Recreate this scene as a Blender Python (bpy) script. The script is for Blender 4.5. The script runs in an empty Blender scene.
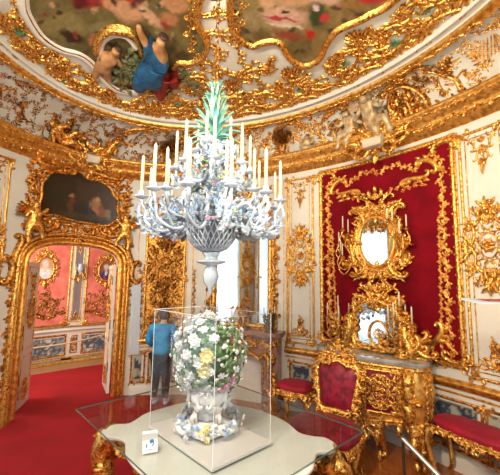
import bpy, math, random
from math import sin, cos, pi, radians as R, sqrt, atan2, hypot
from mathutils import Vector, Matrix
random.seed(7)
SC = bpy.context.scene
COL = SC.collection
# ------------------------------------------------------------------ camera
FPX = 335.0
CAMP = Vector((2.07, -1.55, 1.84))
HEAD, PITCH, ROLL = R(136.6), R(6.9), R(0.8)
_fw = Vector((cos(HEAD)*cos(PITCH), sin(HEAD)*cos(PITCH), sin(PITCH)))
_rt = Vector((sin(HEAD), -cos(HEAD), 0)); _up = _rt.cross(_fw)
_r2 = _rt*cos(ROLL)+_up*sin(ROLL); _u2 = _up*cos(ROLL)-_rt*sin(ROLL)
cd = bpy.data.cameras.new('camera'); cam = bpy.data.objects.new('camera', cd); COL.objects.link(cam)
cd.sensor_width = 36; cd.lens = FPX/500*36; cd.clip_start = .02
cam.matrix_world = Matrix(((_r2.x, _u2.x, -_fw.x, CAMP.x), (_r2.y, _u2.y, -_fw.y, CAMP.y), (_r2.z, _u2.z, -_fw.z, CAMP.z), (0, 0, 0, 1)))
SC.camera = cam
# ------------------------------------------------------------------ world, exposure, window light, added fill
w = bpy.data.worlds.new('world'); SC.world = w; w.use_nodes = True
w.node_tree.nodes['Background'].inputs[0].default_value = (.9, .94, 1, 1)
w.node_tree.nodes['Background'].inputs[1].default_value = .5
SC.view_settings.view_transform = 'Standard'; SC.view_settings.look = 'None'
SC.view_settings.exposure = -0.05; SC.view_settings.gamma = 1; SC.view_settings.use_curve_mapping = False
SC.cycles.max_bounces = 8; SC.cycles.diffuse_bounces = 5; SC.cycles.glossy_bounces = 4; SC.cycles.transmission_bounces = 8
SC.cycles.transparent_max_bounces = 12; SC.cycles.sample_clamp_indirect = 6; SC.cycles.caustics_reflective = False; SC.cycles.caustics_refractive = False
SC.cycles.use_denoising = True
def area(name, loc, look, sx, sy, power, col=(1, 1, 1)):
    l = bpy.data.lights.new(name, 'AREA'); l.shape = 'RECTANGLE'; l.size = sx; l.size_y = sy; l.energy = power; l.color = col
    o = bpy.data.objects.new(name, l); COL.objects.link(o); o.location = loc
    d = (Vector(look)-Vector(loc)); o.rotation_euler = d.to_track_quat('-Z', 'Y').to_euler(); return o
EA, EB = 3.4, 2.46          # half axes of the oval room
WIN = ((226, 240), (250, 262), (298, 323))
for (a, b), pw in zip(WIN, (85, 45, 45)):
    t = R((a+b)/2); p = Vector((EA*cos(t), EB*sin(t), 1.85)); n = Vector((cos(t)/EA, sin(t)/EB, 0)).normalized()
    area('window_daylight', p+n*.45, p-n*2+Vector((0, 0, .25)), 1.3, 2.6, pw, (1, .97, .93))
area('rose_cabinet_daylight', (-4.6, -1.1, 2.2), (-5.6, .9, 1.2), 1.2, 1.6, 70, (1, .95, .88))
area('added_fill', (1.0, -1.7, 3.3), (.7, 2.3, 1.7), .3, .2, 84, (1, .86, .66))  # unseen warm area lights, added to brighten walls, gilding and ceiling
area('added_fill', (.1, -1.9, 3.3), (-1.4, 2.2, 2.2), .3, .2, 60, (1, .90, .76))
area('added_fill', (2.3, -.9, 3.1), (-3.2, 0, 2.4), .3, .2, 30, (1, .93, .84))
area('added_fill', (1.9, -.6, 2.6), (.3, 1.2, 4.3), .4, .3, 46, (1, .88, .68))

# ------------------------------------------------------------------ helpers: rays of the measured view, used to lay things out
def ray(px, py): return (_fw+_r2*((px-250)/FPX)+_u2*((237.5-py)/FPX)).normalized()
def at(px, py, h):
    d = ray(px, py); return CAMP+d*((h-CAMP.z)/d.z)
# ------------------------------------------------------------------ the oval: arc length table
NT = 3600; _S = [0.0]
for i in range(NT):
    t0, t1 = 2*pi*i/NT, 2*pi*(i+1)/NT
    _S.append(_S[-1]+hypot(EA*(cos(t1)-cos(t0)), EB*(sin(t1)-sin(t0))))
LEN = _S[-1]
def s_of(tdeg):
    x = (tdeg % 360)/360*NT; i = int(x); return _S[i]+(_S[i+1]-_S[i])*(x-i)
def t_of(s):
    s %= LEN; lo, hi = 0, NT
    while hi-lo > 1:
        m = (lo+hi)//2
        if _S[m] <= s: lo = m
        else: hi = m
    return 2*pi*(lo+(s-_S[lo])/(_S[hi]-_S[lo]))/NT
def WP(s, v, d):
    t = t_of(s); n = Vector((-cos(t)/EA, -sin(t)/EB, 0)).normalized()
    return Vector((EA*cos(t), EB*sin(t), v))+n*d
def wmap(tdeg, v0=0, d0=0):
    s0 = s_of(tdeg); return lambda u, v, d: WP(s0-u, v+v0, d+d0)
COV0, COV1 = 3.70, 4.15
RA, RB = 2.68, 2.12
def CP(s, v, d):            # cove: s along the wall, v 0..0.75 up the cove
    t = t_of(s); q = max(0, min(1, v/.75)); a = q*pi/2
    k = 1-cos(a)
    x = (EA*(1-k)+RA*k)*cos(t); y = (EB*(1-k)+RB*k)*sin(t); z = COV0+(COV1-COV0)*sin(a)
    return Vector((x, y, z))+Vector((-cos(t)*.75, -sin(t)*.75, -.65))*d
def cmap(tdeg, v0=0):
    s0 = s_of(tdeg); return lambda u, v, d: CP(s0-u, v+v0, d)
def zc(x, y): return 4.20+.14*(1-min(1, (x/RA)**2+(y/RB)**2))
def ceilmap(x0=0, y0=0, rot=0):
    c, s = cos(rot), sin(rot)
    def f(u, v, d):
        x, y = x0+u*c-v*s, y0+u*s+v*c
        return Vector((x, y, zc(x, y)-d))
    return f
def planemap(origin, ux, uy):
    o, ux, uy = Vector(origin), Vector(ux).normalized(), Vector(uy).normalized(); n = ux.cross(uy)
    return lambda u, v, d: o+ux*u+uy*v+n*d
# ------------------------------------------------------------------ objects
def tag(o, label=None, cat=None, group=None, kind=None):
    if label: o['label'] = label
    if cat: o['category'] = cat
    if group: o['group'] = group
    if kind: o['kind'] = kind
    return o
def empty(name, loc, rz=0, label=None, cat=None, group=None):
    o = bpy.data.objects.new(name, None); COL.objects.link(o); o.empty_display_size = .05
    o.location = loc; o.rotation_euler = (0, 0, rz); return tag(o, label, cat, group)
def kids(o): return [c for c in o.children]
def dup(o, loc=None, rz=None, parent=None, label=None, group=None):
    ch = kids(o); c = o.copy(); COL.objects.link(c); c.parent = parent
    if loc is not None: c.location = loc
    if rz is not None: c.rotation_euler = (c.rotation_euler[0], c.rotation_euler[1], rz)
    if label: c['label'] = label
    if group: c['group'] = group
    for k in ch: dup(k, parent=c)
    return c
# ------------------------------------------------------------------ mesh builder
def upath(kind, A, B, p, n=22):
    pts = []; th = 0; x = y = 0
    half = []
    for i in range(n+1):
        s = i/n; half.append((x, y, s)); k = A+B*s**p; th += k/n; x += cos(th)/n; y += sin(th)/n
    if kind == 'C': left = [(-x, y, -s) for x, y, s in half[1:]]
    else: left = [(-x, -y, -s) for x, y, s in half[1:]]
    pts = left[::-1]+half
    xs = [p[0] for p in pts]; L = max(xs)-min(xs)
    return [(x/L, y/L, s) for x, y, s in pts]
UP = {'C': upath('C', 1.0, 17, 4), 'S': upath('S', .3, 17, 4), 'c': upath('C', 1.6, 6, 3, 12), 's': upath('S', .5, 7, 3, 12),
      'J': [p for p in upath('C', .9, 17, 4) if p[2] > -.35]}
PROF = [(-1, 0), (-.75, .62), (0, 1), (.75, .62), (1, 0)]
class M:
    def __init__(s): s.v = []; s.f = []; s.m = []; s.sm = []; s.c = {}; s.T = [(1, 0, 0, 0, 1, 0, 1)]; s.mi = 0; s.sh = True
    def push(s, x=0, y=0, rot=0, sc=1, mx=1, ds=None):
        a, b, c, d, e, f, g = s.T[-1]; co, si = cos(rot), sin(rot)
        A, B, D, E = co*sc*mx, -si*sc, si*sc*mx, co*sc
        s.T.append((a*A+b*D, a*B+b*E, a*x+b*y+c, d*A+e*D, d*B+e*E, d*x+e*y+f, g*(ds or sc))); return s
    def pop(s): s.T.pop(); return s
    def V(s, x, y, d):
        a, b, c, p, q, r, g = s.T[-1]; s.v.append((a*x+b*y+c, p*x+q*y+r, d*g)); return len(s.v)-1
    def P(s, p): s.v.append(tuple(p)); return len(s.v)-1
    def F(s, *i): s.f.append(i); s.m.append(s.mi); s.sm.append(s.sh)
    def grid(s, rows, closed=False):
        for a, b in zip(rows, rows[1:]):
            n = len(a)
            for i in range(n if closed else n-1): s.F(a[i], a[(i+1) % n], b[(i+1) % n], b[i])
    # relief shapes in (u, v, d)
    def rel(s, pts, wf, hf, d0=0, closed=False):
        n = len(pts); rows = []
        for i, (x, y) in enumerate(pts):
            if closed: a, b = pts[i-1], pts[(i+1) % n]
            else: a, b = pts[max(0, i-1)], pts[min(n-1, i+1)]
            tx, ty = b[0]-a[0], b[1]-a[1]; l = hypot(tx, ty) or 1; nx, ny = -ty/l, tx/l
            q = i/max(1, n-1); W = wf(q) if callable(wf) else wf; H = hf(q) if callable(hf) else hf
            if closed or 0 < i < n-1:       # mitre
                c1 = (x-a[0], y-a[1]); c2 = (b[0]-x, b[1]-y); l1 = hypot(*c1) or 1; l2 = hypot(*c2) or 1
                ca = (c1[0]*c2[0]+c1[1]*c2[1])/l1/l2; W /= max(.6, sqrt(max(0, (1+ca)/2)))
            rows.append([s.V(x+nx*W*p, y+ny*W*p, d0+H*h) for p, h in PROF])
        if closed: rows.append(rows[0])
        s.grid(rows)
    def dome(s, x, y, r, h, d0=0, ry=None, n=8, k=3):
        ry = ry or r; rows = []
        for j in range(k):
            a = j/k*pi/2; rows.append([s.V(x+r*cos(a)*cos(2*pi*i/n), y+ry*cos(a)*sin(2*pi*i/n), d0+h*sin(a)) for i in range(n)])
        s.grid(rows, True); t = s.V(x, y, d0+h)
        for i in range(n): s.F(rows[-1][i], rows[-1][(i+1) % n], t)
    def leaf(s, x, y, a, L, W, curl=0, lift=.3, d0=0, n=6, lob=.35):
        rows = []; st = L/n
        for i in range(n+1):
            q = i/n; wd = W*max(.06, sin(pi*min(1, q*.88+.1)))*(1-lob*(i % 2)); dd = d0+L*lift*sin(pi*q*.8)
            nx, ny = -sin(a), cos(a)
            rows.append([s.V(x+nx*wd, y+ny*wd, dd*.45), s.V(x+nx*wd*.5, y+ny*wd*.5, dd*.8+W*.25), s.V(x, y, dd+W*.12), s.V(x-nx*wd*.5, y-ny*wd*.5, dd*.8+W*.25), s.V(x-nx*wd, y-ny*wd, dd*.45)])
            x += cos(a)*st; y += sin(a)*st; a += curl/n
        s.grid(rows)
    def scr(s, kind, x, y, L, rot=0, flip=1, w=.1, h=None, lv=0, lw=None):
        """rococo scroll of length L with curled ends; w, h as a fraction of L; lv leaves along its back"""
        h = h or w; s.push(x, y, rot, L, 1, ds=L); P = UP[kind]; pts = [(p[0], p[1]*flip) for p in P]
        qs = [abs(p[2]) for p in P]; n = len(pts)
        s.rel(pts, lambda q: w*(.35+.65*cos(qs[int(round(q*(n-1)))]*1.35)), lambda q: h*(.5+.5*cos(qs[int(round(q*(n-1)))]*1.2)), .02)
        for e in (0, -1):
            if kind == 'J' and e == 0: continue
            s.dome(pts[e][0], pts[e][1], w*.75, h*1.3, 0, n=6, k=2)
        for k in range(lv):
            q = .5+(k-(lv-1)/2)*.62/max(1, lv); i = int(q*(n-1)); a, b = pts[max(0, i-1)], pts[min(n-1, i+1)]
            an = atan2(b[1]-a[1], b[0]-a[0])-flip*pi/2; sg = 1 if q > .5 else -1
            s.leaf(pts[i][0], pts[i][1], an+sg*flip*.5, lw or .3, .09, curl=sg*flip*1.0, lift=.3, n=5)
        s.pop()
    def flower(s, x, y, r, n=5, d0=0, h=.5):
        for k in range(n):
            a = 2*pi*k/n+.3; s.dome(x+cos(a)*r*.6, y+sin(a)*r*.6, r*.42, r*h, d0, n=5, k=2)
        s.dome(x, y, r*.3, r*h*1.3, d0, n=5, k=2)
    def shell(s, x, y, r, a, n=7, spread=2.4, h=.3):
        for k in range(n):
            q = k/(n-1)-.5; b = a+q*spread; L = r*(1-.25*abs(q)*2)
            s.push(x, y, b); s.rel([(0, 0), (L*.4, 0), (L*.8, 0), (L, 0)], lambda t: r*(.03+.11*t), lambda t: r*h*(.4+.6*sin(t*2.6)), 0); s.pop()
        s.dome(x, y, r*.2, r*h, 0, n=6, k=2)
    # solid shapes
    def box(s, x0, x1, y0, y1, z0, z1, mtx=None):
        o = s.sh; s.sh = False
        c = [(x, y, z) for z in (z0, z1) for y in (y0, y1) for x in (x0, x1)]
        if mtx: c = [mtx @ Vector(p) for p in c]
        i = [s.P(p) for p in c]
        for f in ((0, 2, 3, 1), (4, 5, 7, 6), (0, 1, 5, 4), (2, 6, 7, 3), (0, 4, 6, 2), (1, 3, 7, 5)): s.F(*[i[k] for k in f])
        s.sh = o
    def tube(s, pts, r, n=8, cap=True, flat=1):
        pts = [Vector(p) for p in pts]; rows = []; m = len(pts); ref = None
        for i, p in enumerate(pts):
            t = (pts[min(m-1, i+1)]-pts[max(0, i-1)]).normalized()
            if ref is None: ref = Vector((0, 0, 1)) if abs(t.z) < .9 else Vector((1, 0, 0))
            a = (ref-t*ref.dot(t)).normalized(); b = t.cross(a); ref = a
            rr = r(i/(m-1)) if callable(r) else (r[i] if isinstance(r, (list, tuple)) else r)
            rows.append([s.P(p+a*cos(2*pi*k/n)*rr+b*sin(2*pi*k/n)*rr*flat) for k in range(n)])
        s.grid(rows, True)
        if cap: s.F(*rows[0]); s.F(*rows[-1])
    def lathe(s, prof, x=0, y=0, z=0, n=20, wob=None, axis=None):
        rows = []
        for r, h in prof:
            row = []
            for k in range(n):
                a = 2*pi*k/n; rr = max(r, .0004)*(1+(wob(a, h) if wob else 0)); p = Vector((rr*cos(a), rr*sin(a), h))
                if axis: p = axis @ p
                row.append(s.P((x+p.x, y+p.y, z+p.z)))
            rows.append(row)
        s.grid(rows, True); return s
    def ball(s, c, r, n=10, k=6, sc=(1, 1, 1)):
        s.lathe([(r*sin(pi*j/k), -r*cos(pi*j/k)) for j in range(k+1)], n=n, axis=Matrix(((sc[0], 0, 0), (0, sc[1], 0), (0, 0, sc[2]))), x=c[0], y=c[1], z=c[2])
    def mapd(s, f):
        s.v = [tuple(f(*p)) for p in s.v]; return s
    def join(s, o, xf=None):
        k = len(s.v); s.v += [tuple(xf(Vector(p))) for p in o.v] if xf else o.v
        s.f += [tuple(i+k for i in f) for f in o.f]; s.m += [s.mi]*len(o.f); s.sm += o.sm; return s
    def build(s, name, mat, parent=None, mapf=None, loc=None):
        if mapf: s.mapd(mapf)
        me = bpy.data.meshes.new(name); me.from_pydata(s.v, [], s.f)
        for mm in (mat if isinstance(mat, (list, tuple)) else [mat]): me.materials.append(mm)
        me.polygons.foreach_set('use_smooth', s.sm); me.polygons.foreach_set('material_index', s.m)
        if s.c:
            ca = me.color_attributes.new('Col', 'FLOAT_COLOR', 'POINT')
            for i in range(len(s.v)): ca.data[i].color = (*s.c.get(i, (1, 1, 1)), 1)
        me.update(); o = bpy.data.objects.new(name, me); COL.objects.link(o)
        if parent: o.parent = parent
        if loc: o.location = loc
        return o
def local(root):            # to build a child straight from world coordinates
    inv = (Matrix.Translation(root.location) @ root.rotation_euler.to_matrix().to_4x4()).inverted(); return lambda p: inv @ Vector(p)
def wbuild(m, name, mat, root, mapf):
    lo = local(root); m.mapd(lambda *p: lo(mapf(*p))); return m.build(name, mat, root)
# ------------------------------------------------------------------ materials
MT = {}
def mat(name, col, rough=.5, metal=0, col2=None, scale=8, bump=0, bscale=40, sheen=0, trans=0, ior=1.45, coat=0, alpha=None, vcol=False, spec=None, nfac=(.35, .65)):
    m = bpy.data.materials.new(name); m.use_nodes = True; nt = m.node_tree; b = nt.nodes['Principled BSDF']; MT[name] = m
    b.inputs['Base Color'].default_value = (*col, 1); b.inputs['Roughness'].default_value = rough; b.inputs['Metallic'].default_value = metal
    b.inputs['Transmission Weight'].default_value = trans; b.inputs['IOR'].default_value = ior; b.inputs['Coat Weight'].default_value = coat
    if sheen: b.inputs['Sheen Weight'].default_value = sheen; b.inputs['Sheen Tint'].default_value = (*[min(1, c*1.5+.3) for c in col], 1)
    if spec is not None: b.inputs['Specular IOR Level'].default_value = spec
    tc = nt.nodes.new('ShaderNodeTexCoord')
    def noise(sc, det=4):
        n = nt.nodes.new('ShaderNodeTexNoise'); n.inputs['Scale'].default_value = sc; n.inputs['Detail'].default_value = det; nt.links.new(tc.outputs['Object'], n.inputs['Vector']); return n
    if vcol:
        a = nt.nodes.new('ShaderNodeVertexColor'); a.layer_name = 'Col'; nt.links.new(a.outputs[0], b.inputs['Base Color'])
    elif col2:
        n = noise(scale); r = nt.nodes.new('ShaderNodeValToRGB'); r.color_ramp.elements[0].color = (*col, 1); r.color_ramp.elements[1].color = (*col2, 1)
        r.color_ramp.elements[0].position, r.color_ramp.elements[1].position = nfac
        nt.links.new(n.outputs[0], r.inputs[0]); nt.links.new(r.outputs[0], b.inputs['Base Color'])
    if bump:
        n = noise(bscale, 3); k = nt.nodes.new('ShaderNodeBump'); k.inputs['Strength'].default_value = bump; k.inputs['Distance'].default_value = .01
        nt.links.new(n.outputs[0], k.inputs['Height']); nt.links.new(k.outputs[0], b.inputs['Normal'])
    return m
gold = mat('gold', (.34, .13, .018), .26, .9, (1.0, .58, .14), 38, .8, 70, nfac=(.36, .56))
gold_worn = mat('gold_worn', (.85, .40, .08), .34, .88, (.18, .07, .015), 30, .8, 60, nfac=(.42, .62))
gold_deep = mat('gold_deep', (.66, .30, .06), .36, .85, (.14, .055, .012), 26, .8, 50, nfac=(.40, .60))
gold_flat = mat('gold_flat', (.58, .26, .045), .33, .88, (1.0, .58, .14), 22, .5, 60, nfac=(.36, .58))
bronze = mat('bronze', (.22, .13, .06), .4, .8, (.10, .06, .03), 20)
white = mat('white_paint', (.78, .72, .61), .38, 0, (.72, .65, .54), 2.5, .05, 25)
stucco = mat('stucco', (.72, .67, .56), .6, 0, (.60, .52, .40), 3, .2, 20)
stucco_cold = mat('stucco_cold', (.66, .66, .62), .6, 0, (.80, .74, .62), 4, .2, 20)
figure_white = mat('figure_white', (.66, .52, .32), .42, .2, (.40, .22, .07), 16)
velvet = mat('red_velvet', (.22, .0015, .008), .8, 0, (.15, .001, .005), 5, .1, 30, spec=.15)
damask = mat('crimson_damask', (.27, .003, .024), .5, 0, (.13, .001, .010), 16, .2, 25, sheen=.12, nfac=(.42, .58))
carpet = mat('red_carpet', (.40, .003, .008), .95, 0, (.30, .002, .005), 2, .4, 300, sheen=0)
porcelain = mat('porcelain', (.42, .49, .57), .14, 0, coat=.5)
porc_white = mat('porcelain_white', (.80, .82, .82), .14, 0, coat=.5)
porc_hole_shade = mat('porcelain_hole_shade', (.24, .27, .31), .3)  # grey of the bowl imitates the shade in the basket holes
porc_blue = mat('porcelain_blue', (.35, .55, .85), .15, coat=.5)
porc_pink = mat('porcelain_pink', (.90, .45, .62), .2, coat=.4)
porc_yel = mat('porcelain_yellow', (.90, .80, .35), .2, coat=.4)
turq = mat('turquoise_leaf', (.10, .40, .38), .3, 0, (.30, .52, .36), 7, coat=.3)
wax = mat('wax', (.80, .68, .44), .45)
leafg = mat('green_leaf', (.03, .10, .03), .4, 0, (.16, .30, .12), 20)
iron = mat('dark_iron', (.10, .08, .05), .4, .7)
chrome = mat('chrome', (.75, .75, .75), .18, 1)
mirror = mat('mirror_glass', (.86, .90, .92), .02, 1)
marble = mat('red_marble', (.24, .09, .055), .25, 0, (.40, .20, .14), 6, coat=.3)
greymarble = mat('grey_marble', (.30, .28, .26), .12, 0, (.55, .50, .44), 9, coat=.5)
tabletop = mat('white_marble', (.92, .88, .84), .22, 0, (.86, .81, .76), 3, coat=.3)
dark = mat('dark_recess', (.02, .015, .012), .7)
soot = mat('iron_black', (.015, .014, .014), .6)
rose = mat('rose_silk', (.85, .24, .17), .6, 0, (.70, .15, .10), 6)
dadoblue = mat('dado_blue', (.50, .55, .60), .5, 0, (.40, .44, .50), 3)
vcol = mat('painted', (1, 1, 1), .55, vcol=True)
vcolg = mat('painted_varnish', (1, 1, 1), .3, vcol=True, coat=.1)
jacket = mat('blue_jacket', (.02, .20, .50), .7, 0, (.04, .34, .60), 7)
trousers = mat('black_cloth', (.015, .015, .02), .8)
skin = mat('skin', (.62, .38, .27), .5)
hair = mat('dark_hair', (.05, .025, .015), .5)
shoe = mat('white_shoe', (.65, .68, .72), .5)
curtain = mat('pale_curtain', (.70, .80, .86), .8)
def sheer_mat():
    m = bpy.data.materials.new('sheer_curtain'); m.use_nodes = True; nt = m.node_tree; nt.nodes.clear()
    o = nt.nodes.new('ShaderNodeOutputMaterial'); t = nt.nodes.new('ShaderNodeBsdfTranslucent'); d = nt.nodes.new('ShaderNodeBsdfDiffuse'); x = nt.nodes.new('ShaderNodeMixShader')
    t.inputs[0].default_value = (.78, .90, .98, 1); d.inputs[0].default_value = (.75, .82, .86, 1); x.inputs[0].default_value = .2
    nt.links.new(t.outputs[0], x.inputs[1]); nt.links.new(d.outputs[0], x.inputs[2]); nt.links.new(x.outputs[0], o.inputs[0]); return m
sheer = sheer_mat()
paper = mat('white_card', (.88, .88, .86), .5)
blueprint = mat('blue_print', (.06, .20, .42), .5)
rope = mat('pale_rope', (.55, .42, .25), .7)
def glass(name, tint, k=.04, mx=.55, rough=.01):
    m = bpy.data.materials.new(name); m.use_nodes = True; nt = m.node_tree; nt.nodes.clear()
    o = nt.nodes.new('ShaderNodeOutputMaterial'); t = nt.nodes.new('ShaderNodeBsdfTransparent'); g = nt.nodes.new('ShaderNodeBsdfGlossy'); x = nt.nodes.new('ShaderNodeMixShader')
    t.inputs[0].default_value = (*tint, 1); g.inputs['Roughness'].default_value = rough; g.inputs[0].default_value = (1, 1, 1, 1)
    f = nt.nodes.new('ShaderNodeLayerWeight'); f.inputs[0].default_value = .5; p = nt.nodes.new('ShaderNodeMath'); p.operation = 'POWER'; p.inputs[1].default_value = 3.5
    q = nt.nodes.new('ShaderNodeMath'); q.operation = 'MULTIPLY_ADD'; q.inputs[1].default_value = mx; q.inputs[2].default_value = k
    nt.links.new(f.outputs['Facing'], p.inputs[0]); nt.links.new(p.outputs[0], q.inputs[0]); nt.links.new(q.outputs[0], x.inputs[0])
    nt.links.new(t.outputs[0], x.inputs[1]); nt.links.new(g.outputs[0], x.inputs[2]); nt.links.new(x.outputs[0], o.inputs[0]); return m
acrylic = glass('clear_acrylic', (.97, .98, .985), .06, .25)
acrylic_edge = mat('acrylic_edge', (.62, .68, .70), .2)
plate = glass('glass_plate', (.78, .82, .81), .02, .17)
plate_edge = mat('glass_plate_edge', (.10, .22, .19), .1, trans=.3)
winglass = glass('window_glass', (1, 1, 1), .03, .4)
def parquet_mat():
    m = mat('parquet', (.30, .10, .035), .22, coat=.3); nt = m.node_tree; b = nt.nodes['Principled BSDF']
    tc = nt.nodes.new('ShaderNodeTexCoord'); mp = nt.nodes.new('ShaderNodeMapping'); mp.inputs['Rotation'].default_value[2] = R(45); mp.inputs['Scale'].default_value = (2, 2, 2)
    br = nt.nodes.new('ShaderNodeTexBrick'); br.inputs['Color1'].default_value = (.36, .085, .018, 1); br.inputs['Color2'].default_value = (.46, .13, .03, 1); br.inputs['Mortar'].default_value = (.09, .03, .01, 1)
    br.inputs['Mortar Size'].default_value = .01; nt.links.new(tc.outputs['Object'], mp.inputs[0]); nt.links.new(mp.outputs[0], br.inputs[0]); nt.links.new(br.outputs[0], b.inputs['Base Color'])
    return m
parquet = parquet_mat()
def lattice_mat():          # gilded ground chased with a fine lattice
    m = mat('gold_lattice', (.95, .60, .17), .35, .8, (.75, .42, .10), 6); nt = m.node_tree; b = nt.nodes['Principled BSDF']
    return m
glattice = lattice_mat()
# vertex coloured pictures
def vn(x, y, sc=1.0, seed=0):       # smooth value noise
    x = x*sc+seed*17.3; y = y*sc+seed*9.1; i, j = math.floor(x), math.floor(y); fx, fy = x-i, y-j; fx = fx*fx*(3-2*fx); fy = fy*fy*(3-2*fy)
    h = lambda a, b: (math.sin(a*127.1+b*311.7)*43758.5453) % 1
    return (h(i, j)*(1-fx)+h(i+1, j)*fx)*(1-fy)+(h(i, j+1)*(1-fx)+h(i+1, j+1)*fx)*fy
def lin(c): return tuple((v/255)**2.2 for v in c)
def blobs(base, bl, x, y, sc=1, amp=.25):
    n = vn(x, y, 6*sc, 3)*.6+vn(x, y, 16*sc, 5)*.4; c = [base[k]*(1-amp+2*amp*n) for k in range(3)]
    wx = x+(vn(x, y, 9*sc, 11)-.5)*.10/sc; wy = y+(vn(x, y, 9*sc, 12)-.5)*.10/sc
    for bx, by, rx, ry, rot, col in bl:
        co, si = cos(rot), sin(rot); u = ((wx-bx)*co+(wy-by)*si)/rx; v = (-(wx-bx)*si+(wy-by)*co)/ry; d = sqrt(u*u+v*v)
        if d < 1.25:
            k = max(0, min(1, (1.25-d)/.5)); f = .8+.4*vn(x, y, 14*sc, 8); c = [c[i]*(1-k)+col[i]*f*k for i in range(3)]
    return tuple(c)
def inside(p, poly):
    x, y = p; r = False; j = len(poly)-1
    for i in range(len(poly)):
        (a, b), (c, d) = poly[i], poly[j]
        if (b > y) != (d > y) and x < (c-a)*(y-b)/(d-b)+a: r = not r
        j = i
    return r
def picture(poly, cf, step, d=0):   # a grid clipped by poly, coloured by cf(u, v)
    m = M(); xs = [p[0] for p in poly]; ys = [p[1] for p in poly]; nx = int((max(xs)-min(xs))/step)+2; ny = int((max(ys)-min(ys))/step)+2; idx = {}
    def vv(i, j):
        if (i, j) not in idx:
            x, y = min(xs)+(i-.5)*step, min(ys)+(j-.5)*step; k = m.V(x, y, d); m.c[k] = cf(x, y); idx[i, j] = k
        return idx[i, j]
    for i in range(nx):
        for j in range(ny):
            if inside((min(xs)+i*step, min(ys)+j*step), poly): m.F(vv(i, j), vv(i+1, j), vv(i+1, j+1), vv(i, j+1))
    return m
def spline(pts, n=8, closed=True):
    out = []; N = len(pts)
    for i in range(N if closed else N-1):
        g = (lambda k: pts[k % N]) if closed else (lambda k: pts[max(0, min(N-1, k))])
        p0, p1, p2, p3 = g(i-1), g(i), g(i+1), g(i+2)
        for k in range(n):
            t = k/n; out.append(tuple(.5*(2*p1[c]+(p2[c]-p0[c])*t+(2*p0[c]-5*p1[c]+4*p2[c]-p3[c])*t*t+(3*p1[c]-p0[c]-3*p2[c]+p3[c])*t**3) for c in range(len(p1))))
    if not closed: out.append(tuple(pts[-1]))
    return out
def oval(rx, ry, n=32, x=0, y=0): return [(x+rx*cos(2*pi*k/n), y+ry*sin(2*pi*k/n)) for k in range(n)]
def rect(x0, x1, y0, y1, st=.1):
    p = []; nx = max(1, int((x1-x0)/st)); ny = max(1, int((y1-y0)/st))
    p += [(x0+(x1-x0)*i/nx, y0) for i in range(nx)]+[(x1, y0+(y1-y0)*i/ny) for i in range(ny)]
    p += [(x1-(x1-x0)*i/nx, y1) for i in range(nx)]+[(x0, y1-(y1-y0)*i/ny) for i in range(ny)]
    return p
def px_of(p):
    v = Vector(p)-CAMP; z = v.dot(_fw); return 250+FPX*v.dot(_r2)/z, 237.5-FPX*v.dot(_u2)/z
# ================================================================== STRUCTURE
def struct(m, name, mt, mapf=None): return tag(m.build(name, mt, None, mapf), kind='structure')
def wallseg(name, t1, t2, h1, holes, mt, th=.16):
    m = M(); m.sh = False; sa, sb = s_of(t1), s_of(t2) if t2 > t1 else s_of(t2)+LEN
    ss = set(); n = int((sb-sa)/.09)+1
    for i in range(n+1): ss.add(sa+(sb-sa)*i/n)
    for (a, b, bt, tp) in holes:
        for i in range(13): ss.add(a+(b-a)*i/12)
    ss = sorted(ss); q = []
    for s in ss:
        if not q or s-q[-1] > 1e-4: q.append(s)
    for a, b in zip(q, q[1:]):
        mid = (a+b)/2; iv = [((0, 0), (h1, h1))]
        for (ha, hb, bt, tp) in holes:
            if ha < mid < hb:
                f = lambda s: tp(min(1, max(0, (s-ha)/(hb-ha))))
                iv = [((f(a), f(b)), (h1, h1))]
                if bt > 0: iv.append(((0, 0), (bt, bt)))
                for d0, d1 in ((0, -th),):
                    for z0, z1 in ((f(a), f(b)), (bt, bt)):
                        m.F(m.P(WP(a, z0, 0)), m.P(WP(b, z1, 0)), m.P(WP(b, z1, -th)), m.P(WP(a, z0, -th)))
                if abs(a-ha) < 1e-4: m.F(m.P(WP(a, bt, 0)), m.P(WP(a, f(a), 0)), m.P(WP(a, f(a), -th)), m.P(WP(a, bt, -th)))
                if abs(b-hb) < 1e-4: m.F(m.P(WP(b, bt, 0)), m.P(WP(b, f(b), 0)), m.P(WP(b, f(b), -th)), m.P(WP(b, bt, -th)))
        for (l0, l1), (u0, u1) in iv:
            for d in (0, -th): m.F(m.P(WP(a, l0, d)), m.P(WP(b, l1, d)), m.P(WP(b, u1, d)), m.P(WP(a, u0, d)))
    return struct(m, name, mt)
WT = 3.74
SD = s_of(180)
def doortop(q):      # basket arch
    x = abs(q-.5)*2; return 1.96+.33*(1-x**2.6)**(1/2.6) if x < 1 else 1.96
holeD = (SD-.64, SD+.62, 0, doortop)
wl = wallseg('wall_left', 140, 215, WT, [holeD], white)
wf = wallseg('wall_far', 110.8, 140, WT, [], white)
wr = wallseg('wall_right', 30, 110.8, WT, [], white)
wn = wallseg('wall_near', 215, 390, WT, [(s_of(a), s_of(b), .25, lambda q: 3.15) for a, b in WIN], white)
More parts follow.
